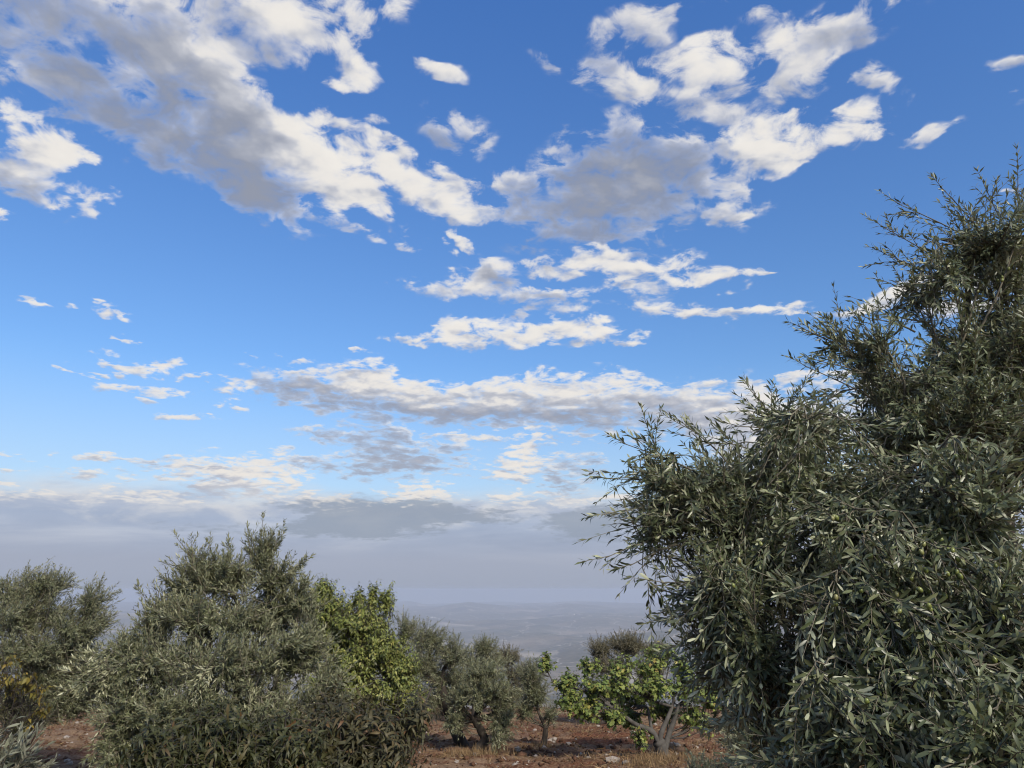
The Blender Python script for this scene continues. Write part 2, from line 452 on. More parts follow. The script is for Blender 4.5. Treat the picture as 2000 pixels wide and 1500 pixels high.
def leaf_material(name, tops, under, rough=0.45, through=0.18, coat=0.35, single=False):
    """tops: list of (stop, colour) picked per leaf; under: colour of the underside"""
    m, N = material(name)
    geo = N.new('ShaderNodeNewGeometry')
    rnd = N.new('ShaderNodeObjectInfo').outputs['Random'] if single else geo.outputs['Random Per Island']
    c = N.ramp(rnd, tops)
    var = N.math('MULTIPLY_ADD', N.math('FRACT', N.math('MULTIPLY', rnd, 37.7)), 0.5, 0.75)
    c = N.mix(1.0, c, N.xyz(var, var, var), 'MULTIPLY')
    c = N.mix(geo.outputs['Backfacing'], c, N.mix(0.25, under, c))
    p = N.new('ShaderNodeBsdfPrincipled')
    N.put(p.inputs['Base Color'], c)
    p.inputs['Roughness'].default_value = rough
    p.inputs['Specular IOR Level'].default_value = coat
    t = N.new('ShaderNodeBsdfTranslucent')
    N.put(t.inputs['Color'], N.mix(1.0, c, (1.3, 1.35, 0.6), 'MULTIPLY'))
    s = N.new('ShaderNodeMixShader')
    s.inputs[0].default_value = through
    N.t.links.new(p.outputs[0], s.inputs[1]); N.t.links.new(t.outputs[0], s.inputs[2])
    N.t.links.new(s.outputs[0], N.new('ShaderNodeOutputMaterial').inputs[0])
    return m

def rough_material(name, stops, scale=6.0, detail=8.0, bump=0.4, rough=0.9, stretch=(1, 1, 1), dist=0.02):
    m, N = material(name)
    co = N.vec('MULTIPLY', N.new('ShaderNodeTexCoord').outputs['Object'], stretch)
    n = N.noise(co, scale, detail, 0.65)
    p = N.new('ShaderNodeBsdfPrincipled')
    N.put(p.inputs['Base Color'], N.ramp(n, stops))
    p.inputs['Roughness'].default_value = rough
    p.inputs['Specular IOR Level'].default_value = 0.2
    b = N.new('ShaderNodeBump')
    b.inputs['Strength'].default_value = bump
    b.inputs['Distance'].default_value = dist
    N.put(b.inputs['Height'], N.noise(co, scale * 3, detail, 0.7))
    N.t.links.new(b.outputs[0], p.inputs['Normal'])
    N.t.links.new(p.outputs[0], N.new('ShaderNodeOutputMaterial').inputs[0])
    return m

M_OLIVE = leaf_material('olive_leaf', [(0.0, (0.075, 0.083, 0.041)), (0.45, (0.110, 0.122, 0.060)), (0.8, (0.148, 0.154, 0.081)), (1.0, (0.192, 0.188, 0.108))], (0.362, 0.362, 0.227), 0.42, 0.06)
M_OLIVE_ONE = leaf_material('olive_leaf_single', [(0.0, (0.075, 0.083, 0.041)), (0.45, (0.110, 0.122, 0.060)), (0.8, (0.148, 0.154, 0.081)), (1.0, (0.192, 0.188, 0.108))], (0.362, 0.362, 0.227), 0.42, 0.06, single=True)
M_OLIVE_NEAR = leaf_material('olive_leaf_near', [(0.0, (0.048, 0.061, 0.027)), (0.5, (0.077, 0.093, 0.043)), (0.85, (0.113, 0.128, 0.062)), (1.0, (0.182, 0.196, 0.100))], (0.380, 0.397, 0.267), 0.40, 0.05, 0.45)
M_OLIVE_NEAR_ONE = leaf_material('olive_leaf_near_single', [(0.0, (0.048, 0.061, 0.027)), (0.5, (0.077, 0.093, 0.043)), (0.85, (0.113, 0.128, 0.062)), (1.0, (0.182, 0.196, 0.100))], (0.380, 0.397, 0.267), 0.40, 0.05, 0.45, single=True)
M_OLIVE_PALE = leaf_material('olive_leaf_pale', [(0.0, (0.092, 0.102, 0.053)), (0.6, (0.143, 0.156, 0.088)), (1.0, (0.221, 0.220, 0.131))], (0.425, 0.439, 0.296), 0.45, 0.12)
M_OLIVE_PALE_ONE = leaf_material('olive_leaf_pale_single', [(0.0, (0.092, 0.102, 0.053)), (0.6, (0.143, 0.156, 0.088)), (1.0, (0.221, 0.220, 0.131))], (0.425, 0.439, 0.296), 0.45, 0.12, single=True)
M_GREEN = leaf_material('green_leaf', [(0.0, (0.106, 0.132, 0.036)), (0.5, (0.172, 0.198, 0.050)), (0.85, (0.238, 0.249, 0.065)), (1.0, (0.284, 0.260, 0.083))], (0.211, 0.210, 0.116), 0.5, 0.28)
M_GREEN_ONE = leaf_material('green_leaf_single', [(0.0, (0.106, 0.132, 0.036)), (0.5, (0.172, 0.198, 0.050)), (0.85, (0.238, 0.249, 0.065)), (1.0, (0.284, 0.260, 0.083))], (0.211, 0.210, 0.116), 0.5, 0.28, single=True)
M_FIG = leaf_material('fig_leaf', [(0.0, (.095, .140, .036)), (0.5, (.160, .200, .050)), (0.88, (.225, .250, .062)), (0.97, (.31, .29, .07)), (1.0, (.34, .25, .08))], (.22, .25, .12), 0.6, 0.25)
M_FIG_ONE = leaf_material('fig_leaf_single', [(0.0, (.095, .140, .036)), (0.5, (.160, .200, .050)), (0.88, (.225, .250, .062)), (0.97, (.31, .29, .07)), (1.0, (.34, .25, .08))], (.22, .25, .12), 0.6, 0.25, single=True)
M_CURL = leaf_material('curled_leaf', [(0.0, (0.027, 0.033, 0.009)), (0.55, (0.047, 0.050, 0.017)), (0.85, (0.060, 0.057, 0.021)), (0.98, (0.079, 0.061, 0.025)), (1.0, (0.142, 0.061, 0.025))], (0.092, 0.096, 0.043), 0.55, 0.15)
M_CURL_ONE = leaf_material('curled_leaf_single', [(0.0, (0.027, 0.033, 0.009)), (0.55, (0.047, 0.050, 0.017)), (0.85, (0.060, 0.057, 0.021)), (0.98, (0.079, 0.061, 0.025)), (1.0, (0.142, 0.061, 0.025))], (0.092, 0.096, 0.043), 0.55, 0.15, single=True)
M_RUSSET = leaf_material('russet_leaf', [(0.0, (0.034, 0.033, 0.014)), (0.5, (0.054, 0.053, 0.023)), (0.88, (0.077, 0.065, 0.028)), (0.97, (0.094, 0.065, 0.028)), (1.0, (0.146, 0.065, 0.028))], (0.109, 0.096, 0.048), 0.6, 0.15)
M_RUSSET_ONE = leaf_material('russet_leaf_single', [(0.0, (0.034, 0.033, 0.014)), (0.5, (0.054, 0.053, 0.023)), (0.88, (0.077, 0.065, 0.028)), (0.97, (0.094, 0.065, 0.028)), (1.0, (0.146, 0.065, 0.028))], (0.109, 0.096, 0.048), 0.6, 0.15, single=True)
M_YELLOW = leaf_material('yellow_leaf', [(0.0, (0.080, 0.076, 0.019)), (0.6, (0.160, 0.132, 0.024)), (1.0, (0.208, 0.148, 0.030))], (0.176, 0.136, 0.043), 0.6, 0.22)
M_YELLOW_ONE = leaf_material('yellow_leaf_single', [(0.0, (0.080, 0.076, 0.019)), (0.6, (0.160, 0.132, 0.024)), (1.0, (0.208, 0.148, 0.030))], (0.176, 0.136, 0.043), 0.6, 0.22, single=True)
M_BARK = rough_material('olive_bark', [(0.25, (0.017, 0.014, 0.011)), (0.5, (0.047, 0.039, 0.031)), (0.75, (0.094, 0.078, 0.062))], 9, stretch=(1, 1, .35), bump=.8)
M_TWIG = rough_material('olive_twig', [(0.3, (.085, .075, .055)), (0.7, (.20, .18, .135))], 20, bump=.3)
M_FIGBARK = rough_material('fig_bark', [(0.25, (0.042, 0.038, 0.033)), (0.55, (0.084, 0.077, 0.068)), (0.8, (0.119, 0.110, 0.099))], 8, bump=.4)
M_DARKTWIG = rough_material('dark_twig', [(0.3, (.035, .030, .027)), (0.7, (.085, .072, .062))], 14, bump=.3)
M_FRUIT, _n = material('olive_fruit')
_p = _n.new('ShaderNodeBsdfPrincipled')
_n.put(_p.inputs['Base Color'], _n.ramp(_n.new('ShaderNodeObjectInfo').outputs['Random'], [(0, (.115, .14, .03)), (.6, (.17, .19, .05)), (1, (.21, .20, .09))]))
_p.inputs['Roughness'].default_value = 0.38
_n.t.links.new(_p.outputs[0], _n.new('ShaderNodeOutputMaterial').inputs[0])
M_BROWNISH = leaf_material('dusty_olive_leaf', [(0.0, (.068, .064, .036)), (0.5, (.105, .096, .054)), (1.0, (.150, .130, .080))], (.26, .235, .16), 0.5, 0.12)
M_OLIVE_LIT = leaf_material('olive_leaf_lit', [(0.0, (0.105, 0.115, 0.076)), (0.5, (0.161, 0.168, 0.115)), (1.0, (0.224, 0.224, 0.162))], (0.294, 0.294, 0.224), 0.45, 0.12)  # brightness from how the sapling's leaves face the light, painted into the colour
M_OLIVE_LIT_ONE = leaf_material('olive_leaf_lit_single', [(0.0, (0.105, 0.115, 0.076)), (0.5, (0.161, 0.168, 0.115)), (1.0, (0.224, 0.224, 0.162))], (0.294, 0.294, 0.224), 0.45, 0.12, single=True)
M_STRAW = leaf_material('dry_straw', [(0.0, (0.132, 0.082, 0.043)), (0.6, (0.229, 0.152, 0.078)), (1.0, (0.317, 0.221, 0.125))], (0.229, 0.156, 0.086), 0.8, 0.15, 0.1)
M_STONE = rough_material('limestone', [(0.3, (.20, .165, .135)), (0.55, (.34, .295, .25)), (0.8, (.46, .42, .37))], 7, bump=.6)
M_CLOD = rough_material('soil_clod', [(0.3, (0.060, 0.031, 0.018)), (0.7, (0.137, 0.071, 0.041))], 15, bump=.8)

# ------------------------------------------------------------------ leaves and trees
# leaf templates: columns are (along, across, fold, curl); the upper side is +normal
def blade(stations, fold=0.10):
    """stations: list of (along, half width); pointed at both ends"""
    V, F = [(0, 0, 0)], []
    for x, w in stations:
        V += [(x, w, fold * w * 2), (x, 0, 0), (x, -w, fold * w * 2)]
    V.append((1, 0, 0))
    n = len(stations)
    F += [(0, 2, 1), (0, 3, 2)]
    for k in range(n - 1):
        a, b = 1 + 3 * k, 4 + 3 * k
        F += [(a, a + 1, b), (a + 1, b + 1, b), (a + 1, a + 2, b + 1), (a + 2, b + 2, b + 1)]
    e, a = len(V) - 1, 1 + 3 * (n - 1)
    F += [(a, a + 1, e), (a + 1, a + 2, e)]
    V = np.array(V, float)
    return np.column_stack([V, V[:, 0] ** 2]), np.array(F)

NARROW = blade([(0.26, 0.41), (0.70, 0.47)])
NARROW1 = blade([(0.45, 0.5)])
SLIM = (np.array([(0, 0, 0, 0), (.5, .5, .10, .22), (1, 0, 0, 1), (.5, -.5, .10, .22)], float), np.array([(0, 2, 1), (0, 3, 2)]))
BROAD = blade([(0.32, 0.5)], 0.14)
STRAP = blade([(0.22, 0.40), (0.45, 0.5), (0.70, 0.40)], 0.12)

def palmate():
    rim = [(0, 0), (.10, .34), (.02, .52), (.34, .40), (.42, .56), (.60, .50), (.62, .20), (1.0, .0)]
    pts = rim + [(x, -y) for x, y in rim[-2:0:-1]]
    V = [(0.3, 0, 0, .09)] + [(x, y, .12 * abs(y), x * x) for x, y in pts]
    n = len(pts)
    return np.array(V, float), np.array([(0, 1 + (k + 1) % n, 1 + k) for k in range(n)])
PALM = palmate()

def place_leaves(L, tmpl):
    """vertices of every leaf in L = dict(pos, a, n, len, wid, curl)"""
    tv, tf = tmpl
    a, n = L['a'], L['n']
    b = np.cross(n, a)
    l, w, c = L['len'][:, None, None], L['wid'][:, None, None], L['curl'][:, None, None]
    V = (L['pos'][:, None] + a[:, None] * l * (tv[None, :, 0:1] - 0.45 * np.minimum(np.abs(c), 1) * tv[None, :, 3:4] * tv[None, :, 0:1])
         + b[:, None] * w * tv[None, :, 1:2] + n[:, None] * (w * tv[None, :, 2:3] - l * c * tv[None, :, 3:4]))
    k = len(tv)
    F = (np.arange(len(a))[:, None, None] * k + tf[None]).reshape(-1, 3)
    return V.reshape(-1, 3), F

def take(L, m):
    return {k: v[m] for k, v in L.items()}

def cat(Ls):
    return {k: np.concatenate([l[k] for l in Ls]) for k in Ls[0]}

def basis(d):
    ref = np.where(np.abs(d[:, 2:3]) > 0.85, np.array([[1.0, 0, 0]]), np.array([[0, 0, 1.0]]))
    u = unit(np.cross(ref, d))
    return u, np.cross(d, u)

def leafy(rng, base, d, length, pairs, spec):
    """leaves in opposite pairs along twigs; returns leaves and twig polylines"""
    Tn = len(base)
    bend = rng.normal(0, 0.18, (Tn, 3)) + np.array((0, 0, spec.get('bend', 0.15)))
    u, w = basis(d)
    phi0 = rng.uniform(0, 2 * np.pi, Tn)
    k = np.arange(pairs)
    t = (k[None] + 0.6 + rng.uniform(-.25, .25, (Tn, pairs))) / pairs
    t = spec.get('bare', 0.0) + (1 - spec.get('bare', 0.0)) * t
    t3 = t[..., None]
    pos = base[:, None] + length[:, None, None] * (d[:, None] * t3 + 0.5 * bend[:, None] * t3 ** 2)
    tan = unit(d[:, None] + bend[:, None] * t3)
    phi = phi0[:, None] + k[None] * spec.get('turn', np.pi / 2) + rng.normal(0, .25, (Tn, pairs))
    out = []
    th0, th1 = spec.get('angle', (58, 26))
    for s in range(spec.get('per', 2)):
        ph = (phi + s * 2 * np.pi / spec.get('per', 2))[..., None]
        side = u[:, None] * np.cos(ph) + w[:, None] * np.sin(ph)
        th = np.radians(th0 + (th1 - th0) * t3 + rng.normal(0, 9, (Tn, pairs, 1)))
        a = tan * np.cos(th) + side * np.sin(th)
        a = a + np.array((0, 0, -spec.get('droop', 0.1))) + rng.normal(0, .10, a.shape)
        a = unit(a).reshape(-1, 3)
        tt = np.repeat(tan.reshape(-1, 3), 1, 0)
        n = tt + np.array((0, 0, spec.get('up', 0.35))) + rng.normal(0, .22, tt.shape)
        n = unit(n - a * np.sum(n * a, -1, keepdims=True))
        ln = spec['len'] * rng.uniform(.55, 1.18, len(a)) * (1 - .30 * t.reshape(-1) ** 2)
        out.append(dict(pos=pos.reshape(-1, 3), a=a, n=n, len=ln, wid=spec['wid'] * ln * rng.uniform(.8, 1.2, len(a)),
                        curl=spec.get('curl', .08) + rng.normal(0, spec.get('curlvar', .07), len(a))))
    L = cat(out)
    L = take(L, rng.random(len(L['a'])) > spec.get('gap', .08))
    tl = np.linspace(0, 1, spec.get('joints', 2))[None, :, None]
    line = base[:, None] + length[:, None, None] * (d[:, None] * tl + 0.5 * bend[:, None] * tl ** 2)
    return L, line

OLIVE = dict(len=.058, wid=.235, pairs=10, twig=(.20, .38), twigs=11, branch=(.45, .8), angle=(56, 24), droop=.06, up=.35, bend=.12)

class Skeleton:
    """trunk and limbs; branches are attached to the nearest point of what has grown so far"""
    def __init__(self):
        self.nodes, self.rad, self.trunk, self.limbs, self.branches, self.twigs = [], [], [], [], [], []
    def line(self, pts, r0, r1, n=14, sides=9, into=None, rough=0.0, seed=0):
        P = smooth_line(pts, n)
        R = np.linspace(r0, r1, n)
        if rough:
            R = R * (1 + rough * (np.random.default_rng(seed).random(n) - .5))
        self.nodes.append(P); self.rad.append(R)
        (self.limbs if into is None else into).append(tubes(P[None], R[None], sides))
        return P
    def nearest(self, q, keep=None):
        N, R = np.concatenate(self.nodes), np.concatenate(self.rad)
        d = np.linalg.norm(N - q, axis=1) + (N[:, 2] > q[2]) * 0.25
        i = int(np.argmin(d))
        return N[i], R[i]

def grow(rng, sk, lobes, spec, wind=(0, 0, 0), more=1.0, sprays=()):
    """lobes: (centre, radii, branches[, lift]) -> leaves; adds branches and twigs to the skeleton"""
    bases, dirs, lens = [], [], []
    bl = []
    wind = np.array(wind, float)
    for lobe in lobes:
        c, r, nb = np.array(lobe[0], float), np.array(lobe[1], float), lobe[2]
        lift = lobe[3] if len(lobe) > 3 else spec.get('lift', .45)
        for _ in range(max(1, int(round(nb * more)))):
            q = unit(rng.normal(0, 1, 3))
            rho = rng.uniform(.12, 1.0) ** .5
            tip = c + r * q * rho
            o = unit(q / r)
            d = unit(o * (.35 + .65 * rho) + np.array((0, 0, lift)) + wind + rng.normal(0, .28, 3))
            Lb = min(rng.uniform(*spec['branch']), .16 + 1.6 * float(np.mean(r)))
            b = tip - d * Lb
            N, R = sk.nearest(b)
            tt = np.linspace(0, 1, 7)[:, None]
            Pq = (1 - tt) ** 2 * N + 2 * tt * (1 - tt) * b + tt ** 2 * tip
            r0 = min(R * .7, spec.get('rb', .011))
            bl.append((Pq, np.linspace(r0, .0025, 7)))
            if rng.random() < .5:
                sk.nodes.append(Pq[1:5]); sk.rad.append(np.linspace(r0, .005, 7)[1:5])
            m = spec['twigs']
            s = np.concatenate([rng.uniform(.30, .97, m - 1), [.96]])
            i = np.minimum((s * 6).astype(int), 5)
            f = (s * 6 - i)[:, None]
            bp = Pq[i] * (1 - f) + Pq[i + 1] * f
            tn = unit(Pq[i + 1] - Pq[i])
            u, w = basis(tn)
            ph = rng.uniform(0, 2 * np.pi, m)[:, None]
            sp = rng.uniform(*spec.get('spread', (.35, .95)), m)[:, None]
            sp[-1] = .1
            dd = unit(tn + sp * (u * np.cos(ph) + w * np.sin(ph)) + np.array((0, 0, lift * .35)) + wind * .5)
            bases.append(bp); dirs.append(dd)
            lens.append(rng.uniform(*spec['twig'], m) * (1.1 - .35 * s))
    for b, tip in sprays:           # long shoots that stand clear of the crown
        b, tip = np.array(b, float), np.array(tip, float)
        N, _r = sk.nearest(b)
        mid = b + (0, 0, .03)
        tt = np.linspace(0, 1, 7)[:, None]
        Pq = (1 - tt) ** 2 * (b * .6 + N * .4) + 2 * tt * (1 - tt) * mid + tt ** 2 * tip
        bl.append((Pq, np.linspace(spec.get('rb', .011) * .55, .002, 7)))
        Ls = np.linalg.norm(tip - b)
        m = max(5, int(Ls * 16))
        s = np.concatenate([rng.uniform(.2, .93, m - 1), [.97]])
        i = np.minimum((s * 6).astype(int), 5)
        f = (s * 6 - i)[:, None]
        bp = Pq[i] * (1 - f) + Pq[i + 1] * f
        tn = unit(Pq[i + 1] - Pq[i])
        u, w = basis(tn)
        ph = rng.uniform(0, 2 * np.pi, m)[:, None]
        sp = rng.uniform(.3, .75, m)[:, None]
        sp[-1] = .05
        bases.append(bp); dirs.append(unit(tn + sp * (u * np.cos(ph) + w * np.sin(ph)) + np.array((0, 0, .18))))
        lens.append(rng.uniform(*spec['twig'], m) * (1.0 - .5 * s))
    P = np.stack([b[0] for b in bl]); R = np.stack([b[1] for b in bl])
    sk.branches.append(tubes(P[:, ::spec.get('skip', 2)], R[:, ::spec.get('skip', 2)], spec.get('sides', 4)))
    L, line = leafy(rng, np.concatenate(bases), np.concatenate(dirs), np.concatenate(lens), spec['pairs'], spec)
    r = np.linspace(spec.get('rt', .0026), .0010, line.shape[1])
    sk.twigs.append(tubes(line, np.repeat(r[None], len(line), 0), 3))
    return L

def showing(L, count, cell=16.0):
    """indices of the leaves that show largest from the photographer's place"""
    mid = L['pos'] + L['a'] * L['len'][:, None] * .5
    px, py, d = to_px(mid)
    tip = to_px(L['pos'] + L['a'] * L['len'][:, None])
    base = to_px(L['pos'])
    span = np.hypot(tip[0] - base[0], tip[1] - base[1])
    view = unit(np.array((0, 0, EYE)) - mid)
    face = np.abs(np.sum(view * L['n'], -1))
    ok = (px > 8) & (px < 1992) & (py > 8) & (py < 1492)
    key = (np.floor(px / cell).astype(np.int64) * 5000 + np.floor(py / cell).astype(np.int64))
    order = np.lexsort((d, key))
    first = np.ones(len(order), bool)
    first[1:] = key[order][1:] != key[order][:-1]
    front = order[first]
    front = front[ok[front]]
    score = span[front] * (.3 + face[front])
    return front[np.argsort(-score)[:count]]

def finish_tree(root, sk, L, tmpl, leaf_mat, trunk_mat, twig_mat, singles=0, single_mat=None, limb_name='limb'):
    o = np.array(root.location)
    if sk.trunk:
        V, F = join(sk.trunk)
        mesh_obj('trunk', V, F, trunk_mat, root, True, o)
    for V, F in sk.limbs:
        mesh_obj(limb_name, V, F, trunk_mat, root, True, o)
    if sk.branches:
        V, F = join(sk.branches + sk.twigs)
        b = mesh_obj('twigs', V, F, twig_mat, root, True, o)
        b['kind'] = 'stuff'
    n = len(L['a'])
    rest = np.ones(n, bool)
    if singles:
        idx = showing(L, singles)
        rest[idx] = False
        tv, tf = tmpl
        curls = np.quantile(L['curl'][idx], (.1, .37, .63, .9))
        ratio = float(np.mean(L['wid'][idx] / L['len'][idx]))
        dat = []
        for c in curls:
            one = dict(pos=np.zeros((1, 3)), a=np.array([[1., 0, 0]]), n=np.array([[0, 0, 1.]]), len=np.ones(1), wid=np.array([ratio]), curl=np.array([c]))
            V, F = place_leaves(one, tmpl)
            dat.append(mesh_data('leaf', V, F, single_mat or leaf_mat))
        for i in idx:
            k = int(np.argmin(np.abs(curls - L['curl'][i])))
            a, nn = L['a'][i], L['n'][i]
            b = np.cross(nn, a)
            l = L['len'][i]
            wq = L['wid'][i] / ratio
            M = Matrix(((a[0] * l, b[0] * wq, nn[0] * l, L['pos'][i][0] - o[0]), (a[1] * l, b[1] * wq, nn[1] * l, L['pos'][i][1] - o[1]),
                        (a[2] * l, b[2] * wq, nn[2] * l, L['pos'][i][2] - o[2]), (0, 0, 0, 1)))
            ob = bpy.data.objects.new('leaf', dat[k])
            ob.matrix_local = M
            link(ob, root)
            ob.matrix_local = M
    L = take(L, rest)
    if tmpl is NARROW:              # the finer blade only where it can be seen
        near = np.linalg.norm(L['pos'] - np.array((0, 0, EYE)), axis=1) < 3.35
        V, F = join([place_leaves(take(L, near), NARROW), place_leaves(take(L, ~near), NARROW1)])
    else:
        V, F = place_leaves(L, tmpl)
    fo = mesh_obj('crown', V, F, leaf_mat, root, False, o)
    fo['kind'] = 'stuff'
    return fo
# ------------------------------------------------------------------ ground, hills, air
GS = 0.08
def ground_z(x, y):
    x, y = np.asarray(x, float), np.asarray(y, float)
    z = -GS * np.clip(y, -8, 25)
    z = z - 0.17 * np.clip(y - 25, 0, None)
    return z + 0.10 * fbm(x * .35 + 3, y * .35, 2, 5)

def ground_relief(x, y):
    r = np.hypot(x, y)
    near = np.clip((60 - r) / 40, 0, 1)
    clod = fbm(x * 6.5, y * 6.5, 3, 21, .6)
    furrow = vnoise(x * .45 + 40, y * 3.2, 31) - .5
    return near * (.15 * clod + .08 * furrow + .05 * np.clip(fbm(x * 2.1, y * 2.1, 2, 41), 0, 1))

def skyline(Y, pts):
    return np.array([(ray(px, py)[0] * Y, EYE + ray(px, py)[1] * Y) for px, py in pts])
RANGES = [(15800.0, 1500.0, skyline(15800, [(-3000, 1190), (500, 1184), (700, 1178), (800, 1174), (850, 1184), (900, 1196), (1050, 1198), (1180, 1188), (1300, 1178), (1700, 1182), (5000, 1188)])),
          (11400.0, 1400.0, skyline(11400, [(-3000, 1230), (400, 1226), (700, 1214), (800, 1205), (825, 1192), (860, 1184), (892, 1179), (914, 1175), (938, 1178), (975, 1182), (1015, 1188), (1060, 1188), (1105, 1178), (1165, 1182), (1230, 1192), (1300, 1196), (1600, 1186), (5000, 1190)])),
          (7600.0, 1100.0, skyline(7600, [(-3000, 1260), (500, 1240), (760, 1214), (840, 1209), (900, 1216), (980, 1232), (1060, 1222), (1130, 1208), (1200, 1204), (1290, 1212), (1500, 1206), (5000, 1230)])),
          (4500.0, 800.0, skyline(4500, [(-3000, 1290), (500, 1268), (760, 1246), (880, 1250), (960, 1262), (1060, 1272), (1110, 1262), (1170, 1246), (1220, 1236), (1290, 1230), (1450, 1222), (5000, 1260)]))]
def far_z(x, y):
    """the hillside falls to a wide valley, then long low ranges"""
    x, y = np.asarray(x, float), np.asarray(y, float)
    base = np.interp(y, [-1e5, 0, 100, 700, 1900, 2900, 4200, 8000, 12000, 18500], [-1, -1, -16.5, -125, -285, -345, -350, -318, -282, -330])
    amp = np.interp(y, [0, 200, 1500, 3500, 7000, 12000], [0, 0, 34, 90, 130, 85])
    n = fbm(x / 2100 + 7.3, y / 1700 + 1.9, 5, 3, .5)
    rid = .5 - np.abs(fbm(x / 1300 + 2.2, y / 1100 + 8.1, 4, 13, .5)) * 2.2
    rid2 = .5 - np.abs(fbm(x / 420 + 1.2, y / 380 + 3.1, 3, 19, .5)) * 2.2
    z = base + amp * (1.5 * n + .8 * rid) + .10 * amp * rid2
    # three long ranges: a far faint one, one with a low summit, and a near spur with a village on the right
    for Y, width, line in RANGES:
        top = np.interp(x, line[:, 0], line[:, 1]) + 10 * fbm(x / 500 + Y, 0 * y + Y, 3, 29)
        z = np.maximum(z, top - 85 * np.abs((y - Y + 350 * fbm(x / 900 + Y, 0 * y, 3, 37)) / width) ** 1.35 + 16 * fbm(x / 300 + 1, y / 300, 4, 43))
    return z

def ring_sheet(radii, fine, half_deg, coarse, zfun):
    h = math.radians(half_deg)
    a = np.concatenate([np.arange(-h, h, math.radians(fine)), np.arange(h, 2 * math.pi - h, math.radians(coarse))])
    A, R = np.meshgrid(a, radii)
    X, Y = np.sin(A) * R, np.cos(A) * R
    Z = zfun(X, Y)
    nr, na = A.shape
    i = np.arange(na); j = (i + 1) % na
    k = np.arange(nr - 1)[:, None] * na
    F = np.stack([k + i, k + na + i, k + na + j, k + j], -1).reshape(-1, 4)[:, ::-1]
    return np.stack([X, Y, Z], -1).reshape(-1, 3), F

def soil_material():
    m, N = material('red_soil')
    co = N.new('ShaderNodeTexCoord').outputs['Object']
    big = N.noise(co, 0.9, 5, 0.6)
    band = N.noise(N.vec('MULTIPLY', co, (.35, 1.9, 1)), 0.9, 6, 0.65)
    fine = N.noise(co, 22, 6, 0.7)
    soil = N.ramp(fine, [(0.28, (.048, .019, .011)), (0.5, (.128, .055, .030)), (0.72, (.215, .110, .064))])
    straw = N.ramp(N.noise(N.vec('MULTIPLY', co, (1, 3, 1)), 26, 5, .7), [(0.3, (.120, .070, .042)), (0.55, (.25, .170, .105)), (0.75, (.38, .28, .18))])
    f = N.math('ADD', N.math('MULTIPLY', big, .35), N.math('MULTIPLY', band, .75))
    f = N.math('MULTIPLY_ADD', N.math('SUBTRACT', fine, .5), .35, f)
    c = N.mix(N.step(f, .45, .63, 0, .92), soil, straw)
    p = N.new('ShaderNodeBsdfPrincipled')
    N.put(p.inputs['Base Color'], c)
    p.inputs['Roughness'].default_value = 0.95
    p.inputs['Specular IOR Level'].default_value = 0.1
    b = N.new('ShaderNodeBump'); b.inputs['Strength'].default_value = .9; b.inputs['Distance'].default_value = .03
    N.put(b.inputs['Height'], N.noise(co, 30, 6, .75))
    N.t.links.new(b.outputs[0], p.inputs['Normal'])
    N.t.links.new(p.outputs[0], N.new('ShaderNodeOutputMaterial').inputs[0])
    return m

def hill_material():
    m, N = material('hill_country')
    co = N.new('ShaderNodeTexCoord').outputs['Object']
    sx, sy, sz = N.sep(co)
    flat = N.xyz(sx, sy, 0.0)
    wob = N.vec('MULTIPLY_ADD', N.vec('SUBTRACT', N.noise(flat, .004, 4, .6, color=True), (.5, .5, .5)), (300, 300, 0), flat)
    cell = N.voro(N.vec('MULTIPLY', wob, (1, .6, 1)), .0042, 'Color')
    cr, cg, cb = N.sep(cell)
    field = N.ramp(cr, [(0.0, (.045, .045, .028)), (.3, (.09, .075, .045)), (.6, (.18, .14, .09)), (.85, (.25, .20, .14)), (1.0, (.32, .27, .20))])
    scrub = N.ramp(N.noise(flat, .012, 7, .7), [(.3, (.035, .042, .024)), (.5, (.09, .082, .05)), (.75, (.22, .18, .125))])
    use = N.step(N.noise(flat, .0009, 5, .6), .44, .62)
    c = N.mix(use, scrub, field)
    dots = N.step(N.voro(flat, .030), .10, .34)
    c = N.mix(N.math('MULTIPLY', N.math('SUBTRACT', 1.0, dots), .75), c, (.035, .042, .022))
    track = N.voro(wob, .0019, 'Distance', 'DISTANCE_TO_EDGE')
    c = N.mix(N.step(track, .012, .004, 0, .7), c, (.42, .37, .30))
    p = N.new('ShaderNodeBsdfPrincipled')
    N.put(p.inputs['Base Color'], c)
    p.inputs['Roughness'].default_value = 1.0
    p.inputs['Specular IOR Level'].default_value = 0.0
    N.t.links.new(p.outputs[0], N.new('ShaderNodeOutputMaterial').inputs[0])
    return m

radii = np.concatenate([np.linspace(.3, 6, 16), 6.2 * 1.0062 ** np.arange(0, 271), 33 * 1.03 ** np.arange(1, 48)])
V, F = ring_sheet(radii, .36, 42, 6, lambda x, y: ground_z(x, y) + ground_relief(x, y))
g = mesh_obj('ground', V, F, soil_material(), None, True)
g['kind'] = 'structure'
radii = np.concatenate([88 * 1.03 ** np.arange(0, 60), 518 * 1.015 ** np.arange(1, 260)])
radii = radii[radii < 18400]
V, F = ring_sheet(radii, .36, 46, 5, lambda x, y: far_z(x, y) - np.interp(np.hypot(x, y), [88, 160], [2.5, 0]))
hl = mesh_obj('hills', V, F, hill_material(), None, True)
hl['kind'] = 'structure'

